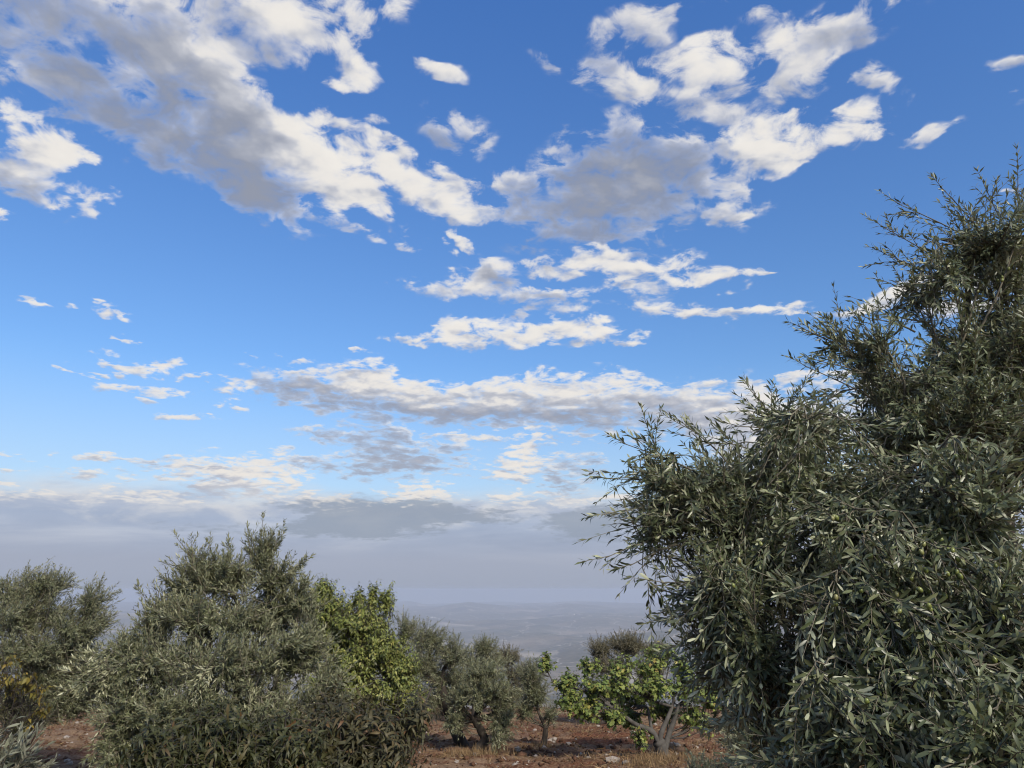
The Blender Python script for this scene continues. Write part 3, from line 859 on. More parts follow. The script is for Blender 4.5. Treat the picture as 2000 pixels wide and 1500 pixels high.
# the air between here and the far range
HB = (-18900.0, 18900.0, -18900.0, 18900.0, float(V[:, 2].min()) - 8.0, 9.0)
x0, x1, y0, y1, z0, z1 = HB
bv = np.array([(x, y, z) for z in (z0, z1) for x, y in ((x0, y0), (x1, y0), (x1, y1), (x0, y1))])
bf = np.array([(3, 2, 1, 0), (4, 5, 6, 7), (0, 1, 5, 4), (1, 2, 6, 5), (2, 3, 7, 6), (3, 0, 4, 7)])
m, N = material('haze_air')
pv = N.new('ShaderNodeVolumePrincipled')
pv.inputs['Color'].default_value = (0.575, 0.635, 0.755, 1)
pv.inputs['Density'].default_value = HAZE
pv.inputs['Anisotropy'].default_value = 0.0
pv.inputs['Density Attribute'].default_value = ''
N.t.links.new(pv.outputs[0], N.new('ShaderNodeOutputMaterial').inputs['Volume'])
hz = mesh_obj('haze', bv, bf, m)
hz['kind'] = 'stuff'

def on_ground(px, py):
    u, v = ray(px, py)
    Y = 8.0
    for _ in range(40):
        Y = Y + 2.5 * (EYE + v * Y - float(ground_z(u * Y, Y))) / max(-v, .05) * .3
    return np.array((u * Y, Y, float(ground_z(u * Y, Y))))

def on_hills(px, py):
    u, v = ray(px, py)
    Y = np.arange(1500, 17000, 15.0)
    hit = np.nonzero(EYE + v * Y < far_z(u * Y, Y))[0]
    Y = Y[hit[0]] if len(hit) else 9000.0
    return np.array((u * Y, Y, float(far_z(u * Y, Y))))

# white houses far away on the hillsides
def wall_mat(name, col):
    m, N = material(name)
    p = N.new('ShaderNodeBsdfPrincipled')
    p.inputs['Base Color'].default_value = (*col, 1)
    p.inputs['Roughness'].default_value = .9
    N.t.links.new(p.outputs[0], N.new('ShaderNodeOutputMaterial').inputs[0])
    return m
def box(c, s):
    c, s = np.array(c, float), np.array(s, float) / 2
    v = np.array([(x, y, z) for z in (-1, 1) for x, y in ((-1, -1), (1, -1), (1, 1), (-1, 1))]) * s + c
    return v, np.array([(3, 2, 1, 0), (4, 5, 6, 7), (0, 1, 5, 4), (1, 2, 6, 5), (2, 3, 7, 6), (3, 0, 4, 7)])
M_WALL, M_ROOF, M_HOLE = wall_mat('house_wall', (.72, .68, .62)), wall_mat('house_roof', (.50, .46, .42)), wall_mat('house_opening', (.06, .06, .07))
wb = join([box((0, 0, 3.2), (14, 11, 6.4))])
rb = join([box((0, 0, 6.55), (14.6, 11.6, .3)), box((0, -5.6, 6.95), (14.6, .4, .5)), box((0, 5.6, 6.95), (14.6, .4, .5)), box((-7.1, 0, 6.95), (.4, 10.8, .5)), box((7.1, 0, 6.95), (.4, 10.8, .5)), box((3, 2, 7.9), (3, 3, 2.4))])
proto_m = [mesh_data('wall', *wb, M_WALL), mesh_data('roof', *rb, M_ROOF), mesh_data('window', *box((0, 0, 0), (1.3, .16, 1.5)), M_HOLE)]
SPOTS = [(836, 1208, 1.0), (843, 1207, 1.5), (849, 1207, 1.1), (857, 1209, .9), (1206, 1236, 1.0), (1214, 1233, 1.3), (1222, 1235, 1.0), (1231, 1232, 1.4), (1240, 1234, 1.1), (1248, 1231, 1.0), (1262, 1230, 1.2), (1121, 1201, 1.3)]
for i, (px, py, sc) in enumerate(SPOTS):
    P3 = on_hills(px, py)
    lab = ('small white house of a hamlet on the hazy slope beside the green tree' if i < 4 else
           'small pale house of a village on the hazy spur above the fig tree' if i < 11 else 'single white house alone on the far hazy hills')
    h = thing('far_house', lab, 'house', P3, 'houses far off on the hazy hills')
    h.rotation_euler = (0, 0, random.uniform(-.6, .6))
    h.scale = (sc, sc, sc)
    for nm, me in zip(('wall', 'roof'), proto_m):
        link(bpy.data.objects.new(nm, me), h)
    for wx in (-4, 0, 4):
        for wz in (1.9, 4.7):
            w = bpy.data.objects.new('window', proto_m[2])
            w.location = (wx, -5.5, wz)
            link(w, h)
# ------------------------------------------------------------------ vegetation
def lob(px, py, Y, rx, ry, rd, nb, lift=None):
    c = at(px, py, Y)
    k = Y / FPX
    l = (c, (rx * k, rd, ry * k), nb)
    return l if lift is None else (*l, lift)

def foot(px, Y):
    x = ray(px, 1400)[0] * Y
    return np.array((x, Y, float(ground_z(x, Y)) - .03))

def spec(**kw):
    d = dict(OLIVE); d.update(kw); return d

def limbs_to(sk, fork, lobes, r, rng):
    for l in lobes:
        c = np.array(l[0])
        mid = fork + (c - fork) * .5 + rng.normal(0, .08, 3) * np.linalg.norm(c - fork) + np.array((0, 0, -.06))
        sk.line([fork, mid, c], r, r * .28, 12, 7)

def olive(name, label, base, fork, lobes, sp, tmpl, seed, r=.07, mat=M_OLIVE, single=None, singles=0, group='olive trees of the grove', main=6, wind=(0, 0, 0), bend=None, category='olive tree', more=1.9, sprays=()):
    rng = np.random.default_rng(seed)
    root = thing(name, label, category, base, group)
    sk = Skeleton()
    line = [base] + ([np.array(b) for b in bend] if bend is not None else [(base + fork) / 2 + rng.normal(0, .05, 3)]) + [fork]
    sk.line(line, r * 1.25, r * .8, 16, 12, sk.trunk, .15, seed)
    big = sorted(lobes, key=lambda l: -l[2])[:main]
    limbs_to(sk, fork, big, r * .55, rng)
    L = grow(rng, sk, lobes, sp, wind, more, sprays)
    finish_tree(root, sk, L, tmpl, mat, M_BARK, M_TWIG, singles, single)
    return root, L, sk

# 1. the big olive on the right, close to the photographer
rng = np.random.default_rng(11)
b = foot(1985, 4.3)
fork = at(1960, 1180, 4.1)
NEAR = [
 lob(1900, 480, 3.9, 95, 60, .40, 20, .55), lob(1985, 480, 4.1, 60, 75, .45, 16, .7), lob(1815, 560, 3.8, 60, 40, .30, 9, .25), lob(1970, 640, 4.1, 110, 90, .55, 24, .4),
 lob(1860, 720, 3.9, 120, 70, .5, 24, .35), lob(1700, 680, 3.7, 65, 25, .25, 8, .25), lob(1640, 665, 3.65, 20, 12, .12, 2, .25),
 lob(1740, 820, 3.7, 120, 75, .5, 26, .35), lob(1960, 860, 4.1, 160, 120, .7, 36, .3), lob(1880, 800, 3.6, 110, 80, .35, 18, .3), lob(1960, 690, 3.8, 80, 90, .35, 14, .35), lob(1590, 850, 3.55, 65, 45, .35, 10, .35), lob(1530, 830, 3.5, 15, 12, .12, 3, .7),
 lob(1500, 935, 3.5, 110, 55, .42, 20, .3), lob(1400, 930, 3.5, 70, 35, .3, 13, .5), lob(1320, 950, 3.5, 50, 40, .25, 12, .35), lob(1310, 1010, 3.5, 45, 35, .25, 10, .0),
 lob(1650, 1000, 3.3, 150, 90, .55, 30, .2), lob(1480, 1060, 3.35, 110, 70, .42, 20, .05), lob(1850, 1000, 2.95, 120, 110, .45, 26, .25), lob(1410, 1170, 3.3, 75, 65, .40, 21, -.1),
 lob(1560, 1160, 3.5, 90, 70, .4, 12, -.1), lob(1700, 1180, 2.85, 130, 90, .45, 24, 0), lob(1900, 1230, 2.6, 120, 110, .42, 22, .1), lob(1430, 1285, 3.3, 60, 50, .35, 15, -.2), lob(1530, 1380, 3.2, 60, 60, .4, 12, -.1),
 lob(1730, 1330, 2.6, 110, 80, .4, 17, -.05), lob(1660, 1440, 2.6, 75, 60, .35, 11, -.1), lob(1850, 1440, 2.35, 140, 80, .40, 17, .1), lob(1570, 1500, 2.7, 50, 40, .3, 6, 0), lob(2010, 1380, 2.6, 110, 160, .5, 18, 0),
 lob(2200, 700, 4.3, 150, 200, 1.0, 28), lob(2200, 1150, 3.9, 160, 250, 1.0, 30), lob(1950, 1080, 4.4, 220, 260, .6, 34), lob(1700, 1120, 4.3, 160, 150, .5, 16), lob(1900, 1350, 4.0, 200, 150, .6, 22)]
root = thing('olive_tree', 'huge silvery olive tree close by on the right, hung with green olives', 'olive tree', b, 'olive trees of the grove')
sk = Skeleton()
sk.line([b, b + (.02, -.05, .6), fork], .20, .15, 18, 16, sk.trunk, .12, 3)
for k in (0, 3, 4, 7, 8, 13, 17, 19, 22, 23, 25, 27, 32, 33, 34):
    c = np.array(NEAR[k][0])
    mid = fork + (c - fork) * .5 + rng.normal(0, .10, 3) + np.array((0, .1, -.05))
    sk.line([fork, mid, c], .055, .013, 14, 8)
sp_near = spec(joints=3, skip=1, sides=5, len=.060, wid=.225, pairs=10, twigs=13, spread=(.25, .80), branch=(.40, .75), twig=(.18, .36), droop=.16, bend=-.22, curl=.06, curlvar=.16)
SPR = [((1720, 720), (1565, 640), 3.65), ((1710, 740), (1600, 705), 3.6), ((1600, 860), (1480, 780), 3.5), ((1560, 850), (1435, 832), 3.5), ((1370, 930), (1215, 865), 3.45), ((1350, 950), (1185, 935), 3.45), ((1340, 980), (1180, 1005), 3.4), ((1340, 1030), (1182, 1090), 3.4),
       ((1340, 1060), (1230, 1105), 3.4), ((1850, 520), (1728, 445), 3.85), ((1860, 560), (1726, 495), 3.85), ((1900, 470), (1752, 397), 3.9), ((1930, 470), (1835, 362), 3.9), ((1850, 600), (1742, 555), 3.8), ((1960, 450), (1925, 367), 4.0), ((1990, 450), (1988, 342), 4.0),
       ((1700, 780), (1572, 715), 3.6), ((1420, 900), (1345, 835), 3.5), ((1480, 890), (1420, 865), 3.5), ((1400, 1150), (1290, 1138), 3.3), ((1400, 1200), (1292, 1212), 3.3), ((1420, 1260), (1335, 1262), 3.3), ((1300, 930), (1270, 850), 3.45), ((1760, 640), (1690, 620), 3.7), ((1900, 960), (1972, 905), 2.8), ((1880, 1000), (1965, 985), 2.8)]
L = grow(rng, sk, NEAR, sp_near, (-.16, -.08, -.03), .96, [(at(*p, Y + .05), at(*q, Y)) for p, q, Y in SPR])
finish_tree(root, sk, L, NARROW, M_OLIVE_NEAR, M_BARK, M_TWIG, 300, M_OLIVE_NEAR_ONE)
# olives: in loose clusters along the shoots, where the photograph shows them
dat = None
pxs, pys, dd = to_px(L['pos'])
def egg():
    u, v = np.meshgrid(np.linspace(0, 2 * np.pi, 9)[:-1], np.linspace(0, np.pi, 6)[1:-1])
    r = np.stack([np.cos(u) * np.sin(v) * .0075, np.sin(u) * np.sin(v) * .0075, -np.cos(v) * .0105 - .0105], -1).reshape(-1, 3)
    Vv = np.vstack([r, (0, 0, -.021), (0, 0, 0)])
    Ff = []
    for q in range(3):
        for k in range(8):
            a, c = q * 8 + k, q * 8 + (k + 1) % 8
            Ff += [(a, c, c + 8), (a, c + 8, a + 8)]
    # order of rings runs from the lower end to the upper end
    for k in range(8):
        Ff += [((k + 1) % 8, k, 32), (24 + k, 24 + (k + 1) % 8, 33)]
    return Vv, np.array(Ff)
egg_me = mesh_data('olive_fruit', *egg(), M_FRUIT, True)
cand = showing(L, 5000, 10.0)
placed = 0
for (cx, cy, rad, cnt) in [(1845, 1075, 32, 16), (1660, 985, 30, 8), (1790, 1185, 30, 8), (1830, 1160, 12, 5), (1640, 1175, 14, 4), (1695, 1340, 12, 4), (1925, 545, 40, 10), (1740, 1130, 40, 6), (1440, 1080, 40, 5), (1850, 930, 40, 9), (1960, 1120, 30, 4), (1700, 1450, 60, 4), (1900, 1250, 50, 5)]:
    near = cand[np.hypot(pxs[cand] - cx, pys[cand] - cy) < rad * 1.6]
    if not len(near):
        continue
    for i in rng.choice(near, min(cnt, len(near)), False):
        P3 = L['pos'][i] - unit(L['pos'][i] - np.array((0, 0, EYE))) * .02
        ob = bpy.data.objects.new('olive_fruit', egg_me)
        ob.location = [float(q) for q in (P3 - b)]
        ob.rotation_euler = rng.normal(0, .35, 3)
        s = rng.uniform(.85, 1.2)
        ob.scale = (s, s, s)
        link(ob, root)

# 2. the broad olive left of the centre
LEFT = [lob(515, 1075, 8.1, 26, 28, .25, 10, .8), lob(540, 1130, 8.1, 30, 40, .3, 12, .5), lob(375, 1105, 7.9, 28, 22, .2, 8, .7), lob(440, 1120, 8.0, 70, 40, .4, 24, .6), lob(588, 1170, 8.1, 20, 30, .3, 10, .5), lob(600, 1255, 7.9, 24, 40, .35, 10, .4), lob(335, 1180, 7.9, 30, 24, .3, 10, .5), lob(255, 1270, 7.7, 36, 22, .35, 10, .5), lob(345, 1140, 7.9, 15, 12, .1, 3, .5),
        lob(420, 1200, 7.8, 110, 45, .6, 30, .45), lob(530, 1200, 8.2, 70, 50, .6, 24, .4), lob(300, 1215, 7.9, 40, 22, .3, 8, .6), lob(300, 1290, 7.6, 90, 50, .6, 28, .35), lob(450, 1290, 7.5, 130, 65, .75, 40, .3),
        lob(585, 1270, 7.9, 45, 70, .6, 24, .3), lob(215, 1325, 7.4, 45, 20, .3, 10, .2), lob(175, 1325, 7.4, 22, 10, .15, 3, .15), lob(260, 1390, 7.4, 60, 50, .5, 22, .1), lob(370, 1390, 7.3, 110, 55, .6, 30, .1),
        lob(520, 1390, 7.5, 90, 50, .6, 24, .1), lob(640, 1330, 7.7, 25, 15, .2, 5, .2), lob(640, 1370, 7.6, 40, 20, .3, 8, .3), lob(240, 1460, 7.3, 40, 40, .4, 12, 0), lob(400, 1460, 7.4, 110, 40, .6, 18, 0)]
base = foot(430, 7.9)
olive('olive_tree', 'broad bushy olive tree left of the centre, its leafy top rising highest', base, base + (.03, .02, .75), LEFT,
      spec(len=.070, wid=.22, pairs=9, twigs=9, branch=(.28, .5), twig=(.14, .28), curl=.06), NARROW1, 21, .075, M_OLIVE, M_OLIVE_ONE, 300, main=9, more=1.8,
      sprays=[(at(*p, Y), at(*q, Y)) for p, q, Y in [((508, 1090), (513, 1016), 8.1), ((530, 1085), (552, 1036), 8.1), ((490, 1090), (484, 1040), 8.05), ((390, 1110), (345, 1050), 7.9), ((385, 1120), (327, 1102), 7.9), ((380, 1105), (373, 1060), 7.9), ((420, 1110), (408, 1062), 7.9), ((215, 1320), (122, 1312), 7.4), ((235, 1345), (128, 1348), 7.4),
              ((220, 1310), (155, 1290), 7.4), ((640, 1350), (702, 1345), 7.6), ((620, 1310), (668, 1282), 7.7), ((310, 1220), (272, 1150), 7.9), ((330, 1220), (305, 1155), 7.9), ((560, 1120), (598, 1095), 8.1), ((590, 1200), (632, 1182), 8.0), ((630, 1380), (690, 1370), 7.5), ((450, 1110), (445, 1065), 8.0)]])

# 3. the olive at the left edge
FARLEFT = [lob(95, 1140, 11.0, 45, 22, .4, 16, .6), lob(30, 1150, 11.2, 50, 25, .5, 14, .6), lob(185, 1170, 11.0, 30, 25, .4, 10, .5), lob(-60, 1180, 11.3, 60, 40, .6, 16), lob(60, 1200, 10.9, 90, 45, .8, 34, .4),
           lob(160, 1225, 10.9, 50, 35, .6, 20, .4), lob(80, 1270, 10.7, 90, 45, .8, 30, .2), lob(160, 1280, 10.9, 45, 30, .5, 14, .2), lob(-50, 1270, 11, 70, 60, .8, 18, .2), lob(100, 1330, 10.9, 80, 35, .6, 26, 0), lob(200, 1320, 11.2, 50, 30, .5, 14, .1), lob(60, 1375, 10.8, 90, 25, .6, 18, 0), lob(170, 1345, 10.9, 60, 34, .6, 26, .05), lob(130, 1375, 10.8, 50, 22, .5, 14, 0)]
base = foot(50, 11.4)
olive('olive_tree', 'rounded wind-combed olive tree at the left edge, above the yellow shrub', base, base + (.1, -.1, .8), FARLEFT,
      spec(len=.066, wid=.22, pairs=9, twigs=9, branch=(.35, .6), twig=(.18, .34)), SLIM, 31, .09, M_OLIVE, main=7, wind=(.25, 0, .05), more=2.1)

# 4. the bright green tree
GREEN = [lob(636, 1152, 12.2, 14, 14, .2, 5, .8), lob(625, 1165, 12.2, 16, 20, .25, 8, .7), lob(648, 1190, 12.1, 26, 32, .4, 14, .6), lob(702, 1168, 12.1, 7, 9, .12, 3, .9), lob(728, 1166, 12.0, 7, 10, .12, 3, 1), lob(756, 1170, 12.0, 8, 14, .14, 4, 1),
         lob(705, 1212, 11.9, 56, 26, .6, 26, .5), lob(655, 1250, 12.0, 50, 40, .6, 20, .4), lob(745, 1262, 11.8, 55, 36, .6, 28, .4), lob(620, 1215, 12.2, 22, 50, .4, 12, .4), lob(690, 1300, 11.7, 60, 40, .6, 22, .3), lob(780, 1312, 11.7, 34, 34, .5, 20, .3),
         lob(720, 1350, 11.7, 70, 35, .6, 24, .2), lob(796, 1358, 11.6, 27, 28, .35, 16, .1), lob(640, 1340, 11.9, 40, 50, .5, 14, .2), lob(800, 1395, 11.6, 20, 10, .25, 6, 0)]
rng = np.random.default_rng(41)
base = foot(715, 12.3)
root = thing('green_tree', 'bright yellow-green leafy tree with drooping leaves behind the broad olive', 'tree', base)
sk = Skeleton()
fork = base + (0, 0, .55)
sk.line([base, base + (.02, 0, .3), fork], .10, .07, 10, 10, sk.trunk, .1, 4)
limbs_to(sk, fork, [l for l in GREEN if l[2] > 12], .035, rng)
L = grow(rng, sk, GREEN, spec(len=.080, wid=.44, per=1, turn=2.4, pairs=10, twigs=6, branch=(.3, .55), twig=(.15, .30), angle=(70, 45), droop=.85, up=.5, curl=.16, rb=.009), more=3.4)
finish_tree(root, sk, L, BROAD, M_GREEN, M_BARK, M_DARKTWIG, 300, M_GREEN_ONE)

# 5-11. smaller olives behind and between
mid = spec(len=.064, wid=.22, pairs=8, twigs=8, branch=(.28, .5), twig=(.16, .3))
base = foot(905, 15.3)
olive('olive_tree', 'grey-green olive tree leaning out from behind the bright green tree', base, at(862, 1340, 15.2), [
    lob(795, 1222, 15.4, 22, 22, .4, 10, .6), lob(835, 1245, 15.3, 40, 25, .5, 18, .5), lob(825, 1295, 15.2, 40, 40, .6, 22, .3), lob(880, 1275, 15.3, 38, 28, .5, 18, .5), lob(870, 1325, 15.4, 45, 30, .6, 18, .2), lob(840, 1370, 15.3, 45, 20, .5, 14, 0), lob(900, 1345, 15.4, 34, 34, .5, 16, .1)],
      mid, SLIM, 51, .10, main=5, more=2.5)
base = foot(930, 20)
olive('olive_tree', 'small round olive crown poking up behind the little leaning olive', base, base + (0, 0, .7), [lob(945, 1262, 20, 32, 14, .5, 20, .5), lob(915, 1290, 20, 40, 20, .6, 18, .3), lob(965, 1290, 20, 30, 20, .5, 14, .3), lob(930, 1330, 20, 60, 30, .6, 20, .2)], mid, SLIM, 61, .08, main=3, more=2.6)
base = foot(995, 23)
olive('olive_tree', 'brownish olive crown just right of the round one on the crest', base, base + (0, 0, .8), [lob(990, 1280, 23, 30, 17, .5, 20, .5), lob(1012, 1312, 23, 34, 22, .5, 18, .3), lob(1010, 1345, 23, 44, 26, .6, 18, .2)], mid, SLIM, 71, .08, M_BROWNISH, main=2, more=3.2)
base = on_ground(931, 1468)
Y7 = base[1]
olive('olive_tree', 'small silvery olive tree with a crooked dark trunk on the red soil', base, at(926, 1405, Y7 - .05), [
    lob(945, 1310, Y7, 45, 20, .45, 20, .6), lob(945, 1350, Y7 - .2, 58, 30, .55, 32, .45), lob(895, 1365, Y7 - .1, 24, 22, .35, 10, .3), lob(990, 1365, Y7, 28, 28, .4, 14, .3), lob(895, 1405, Y7 - .1, 24, 20, .3, 10, 0),
    lob(980, 1405, Y7 - .2, 34, 22, .35, 12, 0), lob(975, 1440, Y7 - .3, 20, 14, .25, 6, -.3)],
      spec(len=.072, wid=.22, pairs=9, twigs=8, branch=(.26, .45), twig=(.15, .28)), NARROW1, 81, .075, M_OLIVE, M_OLIVE_ONE, 120, main=6, bend=[at(946, 1448, Y7), at(941, 1430, Y7)])
base = on_ground(1059, 1460)
Y8 = base[1]
olive('olive_tree', 'slender young olive with a forked trunk left of the fig tree', base, at(1066, 1422, Y8), [
    lob(1035, 1315, Y8, 26, 22, .35, 14, .7), lob(1045, 1350, Y8, 30, 28, .4, 18, .4), lob(1025, 1385, Y8, 22, 20, .3, 8, .1), lob(1075, 1395, Y8, 10, 16, .2, 4, .3)],
      mid, SLIM, 91, .055, main=4, more=2.6)
base = foot(1215, 19)
olive('olive_tree', 'dark lobed olive tree behind the fig tree, against the hazy valley', base, base + (0, 0, .6), [
    lob(1172, 1266, 19, 22, 20, .4, 20, .5), lob(1224, 1258, 19, 36, 20, .5, 26, .5), lob(1282, 1274, 19, 30, 20, .5, 18, .5), lob(1195, 1302, 19, 46, 16, .6, 18, .3), lob(1270, 1312, 19, 34, 16, .5, 10, .2), lob(1190, 1360, 19, 40, 25, .5, 14, 0)],
      mid, SLIM, 101, .09, M_BROWNISH, main=4, more=3.2)
base = foot(1540, 9.6)
olive('olive_tree', 'low grey olive bush half hidden below the huge olive', base, base + (0, 0, .35), [
    lob(1470, 1385, 9.5, 45, 35, .5, 18, .4), lob(1545, 1365, 9.6, 50, 35, .5, 20, .5), lob(1445, 1440, 9.4, 30, 30, .4, 12, .2), lob(1540, 1450, 9.4, 70, 40, .6, 22, .2), lob(1640, 1410, 9.6, 60, 55, .6, 20, .3), lob(1500, 1490, 9.3, 50, 25, .5, 10, .1)],
      spec(len=.068, wid=.2, pairs=9, twigs=8, branch=(.28, .5), twig=(.15, .3)), NARROW1, 111, .06, M_OLIVE_PALE, M_OLIVE_PALE_ONE, 100, main=5, category='olive bush')

# 12. the fig
rng = np.random.default_rng(121)
base = on_ground(1297, 1480)
YF = base[1]
root = thing('fig_tree', 'spreading fig tree with forked grey stems and yellowing leaves on red soil', 'fig tree', base)
sk = Skeleton()
def fl(pts, r0, r1, into=None, n=14):
    return sk.line([at(p[0], p[1], YF + (p[2] if len(p) > 2 else 0)) for p in pts], r0 * .78, r1 * .8, n, 10, into, .22, int(pts[0][0]))
P0 = [base - (0, 0, .05), at(1292, 1462, YF), at(1285, 1446, YF)]
sk.line(P0, .125, .095, 12, 14, sk.trunk, .2, 5)
fl([(1286, 1448), (1272, 1428), (1240, 1414, -.2), (1208, 1390, -.4), (1180, 1372, -.5)], .075, .025)
fl([(1288, 1450), (1292, 1430), (1303, 1405, .1), (1312, 1382, .2), (1316, 1362, .2), (1300, 1335, .1), (1285, 1305, 0)], .065, .016)
fl([(1296, 1470), (1306, 1435, .15), (1318, 1403, .2), (1325, 1379, .3), (1345, 1366, .4), (1380, 1352, .5)], .075, .018)
fl([(1274, 1432), (1268, 1400, .1), (1262, 1380, .2), (1240, 1386, .1)], .040, .018)
fl([(1313, 1380, .2), (1285, 1372, 0), (1262, 1362, -.2), (1238, 1350, -.3)], .032, .012)
fl([(1208, 1390, -.4), (1170, 1360, -.5), (1125, 1345, -.6), (1090, 1345, -.6), (1073, 1318, -.6), (1063, 1290, -.6)], .026, .007)
fl([(1240, 1350, -.3), (1212, 1315, -.3), (1184, 1294, -.3), (1176, 1268, -.3)], .014, .005)
fl([(1262, 1362, -.2), (1240, 1330, 0), (1225, 1300, .1)], .014, .006)
fl([(1318, 1360, .2), (1335, 1320, .3), (1345, 1290, .3)], .018, .006)
fl([(1208, 1390, -.4), (1165, 1392, -.5), (1120, 1380, -.5)], .018, .007)
fl([(1345, 1366, .4), (1385, 1375, .3), (1412, 1390, .3)], .016, .006)
FIG = [lob(1066, 1288, YF - .6, 4, 9, .06, 2, .8), lob(1064, 1300, YF - .6, 6, 8, .06, 1, .5), lob(1108, 1335, YF - .6, 26, 22, .25, 7, .4), lob(1118, 1370, YF - .6, 28, 20, .3, 8, .1), lob(1165, 1340, YF - .5, 30, 22, .3, 7, .4), lob(1150, 1385, YF - .5, 30, 18, .3, 7, 0),
       lob(1205, 1335, YF - .3, 30, 26, .35, 7, .4), lob(1215, 1300, YF - .2, 26, 16, .3, 4, .6), lob(1270, 1300, YF, 32, 20, .35, 8, .6), lob(1275, 1340, YF - .2, 40, 24, .4, 9, .3), lob(1335, 1305, YF + .3, 30, 24, .35, 8, .5), lob(1345, 1345, YF + .2, 34, 24, .4, 8, .3),
       lob(1385, 1365, YF + .4, 24, 22, .35, 7, .2), lob(1195, 1400, YF - .4, 24, 12, .3, 5, -.1), lob(1230, 1400, YF + .5, 30, 14, .3, 5, -.1), lob(1355, 1400, YF + .3, 26, 14, .3, 5, -.2), lob(1250, 1440, YF - .2, 14, 8, .15, 2, -.4), lob(1375, 1420, YF, 14, 8, .15, 2, -.2), lob(1300, 1390, YF + .7, 40, 18, .3, 6, 0), lob(1290, 1275, YF + .2, 40, 12, .3, 5, .6), lob(1400, 1340, YF + .5, 30, 24, .3, 6, .3), lob(1240, 1365, YF + .6, 50, 18, .3, 7, 0), lob(1150, 1300, YF - .3, 26, 12, .2, 3, .6)]
L = grow(rng, sk, FIG, dict(len=.084, wid=.88, per=1, turn=2.4, pairs=3, twigs=3, branch=(.22, .42), twig=(.07, .15), angle=(78, 48), droop=.42, up=.5, bend=.3, curl=.24, curlvar=.12, gap=.10, rb=.012, rt=.006, bare=.2), more=8.0)
finish_tree(root, sk, L, PALM, M_FIG, M_FIGBARK, M_FIGBARK, 300, M_FIG_ONE)

# 13. yellowing shrub at the left edge
rng = np.random.default_rng(131)
base = foot(20, 8.3)
root = thing('yellowing_shrub', 'dark twiggy shrub with drooping yellow autumn leaves at the left edge', 'shrub', base)
sk = Skeleton()
for k in range(7):
    sk.line([base + rng.normal(0, .05, 3) * (1, 1, 0), base + (rng.uniform(-.4, .3), rng.uniform(-.2, .2), .35), at(rng.uniform(-60, 70), rng.uniform(1320, 1380), 8.2)], .022, .007, 9, 6)
Ld = grow(rng, sk, [lob(20, 1380, 8.2, 55, 35, .4, 40, .3), lob(-60, 1380, 8.3, 60, 50, .5, 30), lob(60, 1410, 8.2, 30, 25, .3, 26, .2), lob(30, 1440, 8.1, 50, 20, .3, 22, .1)], spec(len=.035, wid=.25, pairs=6, twigs=7, branch=(.2, .4), twig=(.12, .22), gap=.35))
n0 = len(sk.branches)
Ly = grow(rng, sk, [lob(0, 1290, 8.1, 18, 10, .15, 4, .4), lob(18, 1290, 8.1, 8, 8, .1, 1, .4), lob(20, 1328, 8.0, 30, 10, .2, 11, .3), lob(55, 1325, 8.0, 18, 10, .15, 7, .3), lob(82, 1345, 8.0, 10, 12, .12, 5, .1), lob(75, 1388, 8.0, 10, 7, .1, 4, 0), lob(-40, 1330, 8.1, 40, 20, .3, 9)],
          spec(len=.075, wid=.42, per=1, turn=2.4, pairs=5, twigs=3, branch=(.15, .28), twig=(.07, .14), droop=1.1, angle=(60, 40), curl=.2, rb=.006))
finish_tree(root, sk, Ld, SLIM, M_CURL, M_DARKTWIG, M_DARKTWIG, limb_name='stem')
finish_y = Skeleton()
finish_tree(root, finish_y, Ly, BROAD, M_YELLOW, M_DARKTWIG, M_DARKTWIG, 70, M_YELLOW_ONE)

# 14. two shrubs with curled leaves in front
curled = dict(len=.080, wid=.24, per=2, turn=2.2, pairs=8, twigs=5, branch=(.2, .42), twig=(.10, .24), angle=(72, 40), droop=.12, up=.55, bend=.2, curl=.95, curlvar=.25, gap=.12, rb=.007, rt=.0028, lift=.55)
def shrub(name, label, px, Y, lobes, sp, mat, one, seed, singles, stems=9):
    rng = np.random.default_rng(seed)
    base = foot(px, Y)
    root = thing(name, label, 'shrub', base)
    sk = Skeleton()
    for k in range(stems):
        c = np.array(lobes[k % len(lobes)][0]) + rng.normal(0, .12, 3)
        mid = base + (c - base) * .45 + (0, 0, .05)
        sk.line([base + rng.normal(0, .06, 3) * (1, 1, 0), mid, c], .017, .006, 9, 6)
    L = grow(rng, sk, lobes, sp, more=1.25)
    finish_tree(root, sk, L, STRAP, mat, M_DARKTWIG, M_DARKTWIG, singles, one, 'stem')
shrub('curled_leaf_shrub', 'dull brown-green shrub with curled drooping leaves in front of the broad olive', 440, 5.1, [
    lob(425, 1420, 5.1, 34, 18, .25, 12), lob(330, 1455, 5.0, 40, 18, .3, 13), lob(500, 1442, 5.1, 50, 16, .3, 13), lob(430, 1455, 4.9, 90, 25, .4, 24), lob(570, 1450, 5.0, 60, 22, .35, 18), lob(300, 1495, 4.9, 40, 20, .35, 12), lob(450, 1510, 4.8, 120, 25, .4, 22), lob(600, 1500, 4.9, 60, 30, .4, 14)],
      curled, M_CURL, M_CURL_ONE, 141, 300)
shrub('russet_shrub', 'looser shrub with grey-green and russet curled leaves right of the duller one', 690, 5.5, [
    lob(640, 1405, 5.6, 36, 26, .3, 12), lob(705, 1402, 5.6, 40, 18, .3, 10), lob(765, 1418, 5.5, 30, 18, .3, 8), lob(820, 1390, 5.5, 20, 14, .15, 3), lob(690, 1430, 5.4, 60, 30, .4, 18), lob(770, 1455, 5.4, 40, 35, .35, 13), lob(700, 1490, 5.3, 90, 30, .4, 18), lob(640, 1372, 5.7, 18, 10, .15, 3)],
      dict(curled, pairs=7, gap=.2), M_RUSSET, M_RUSSET_ONE, 151, 220)

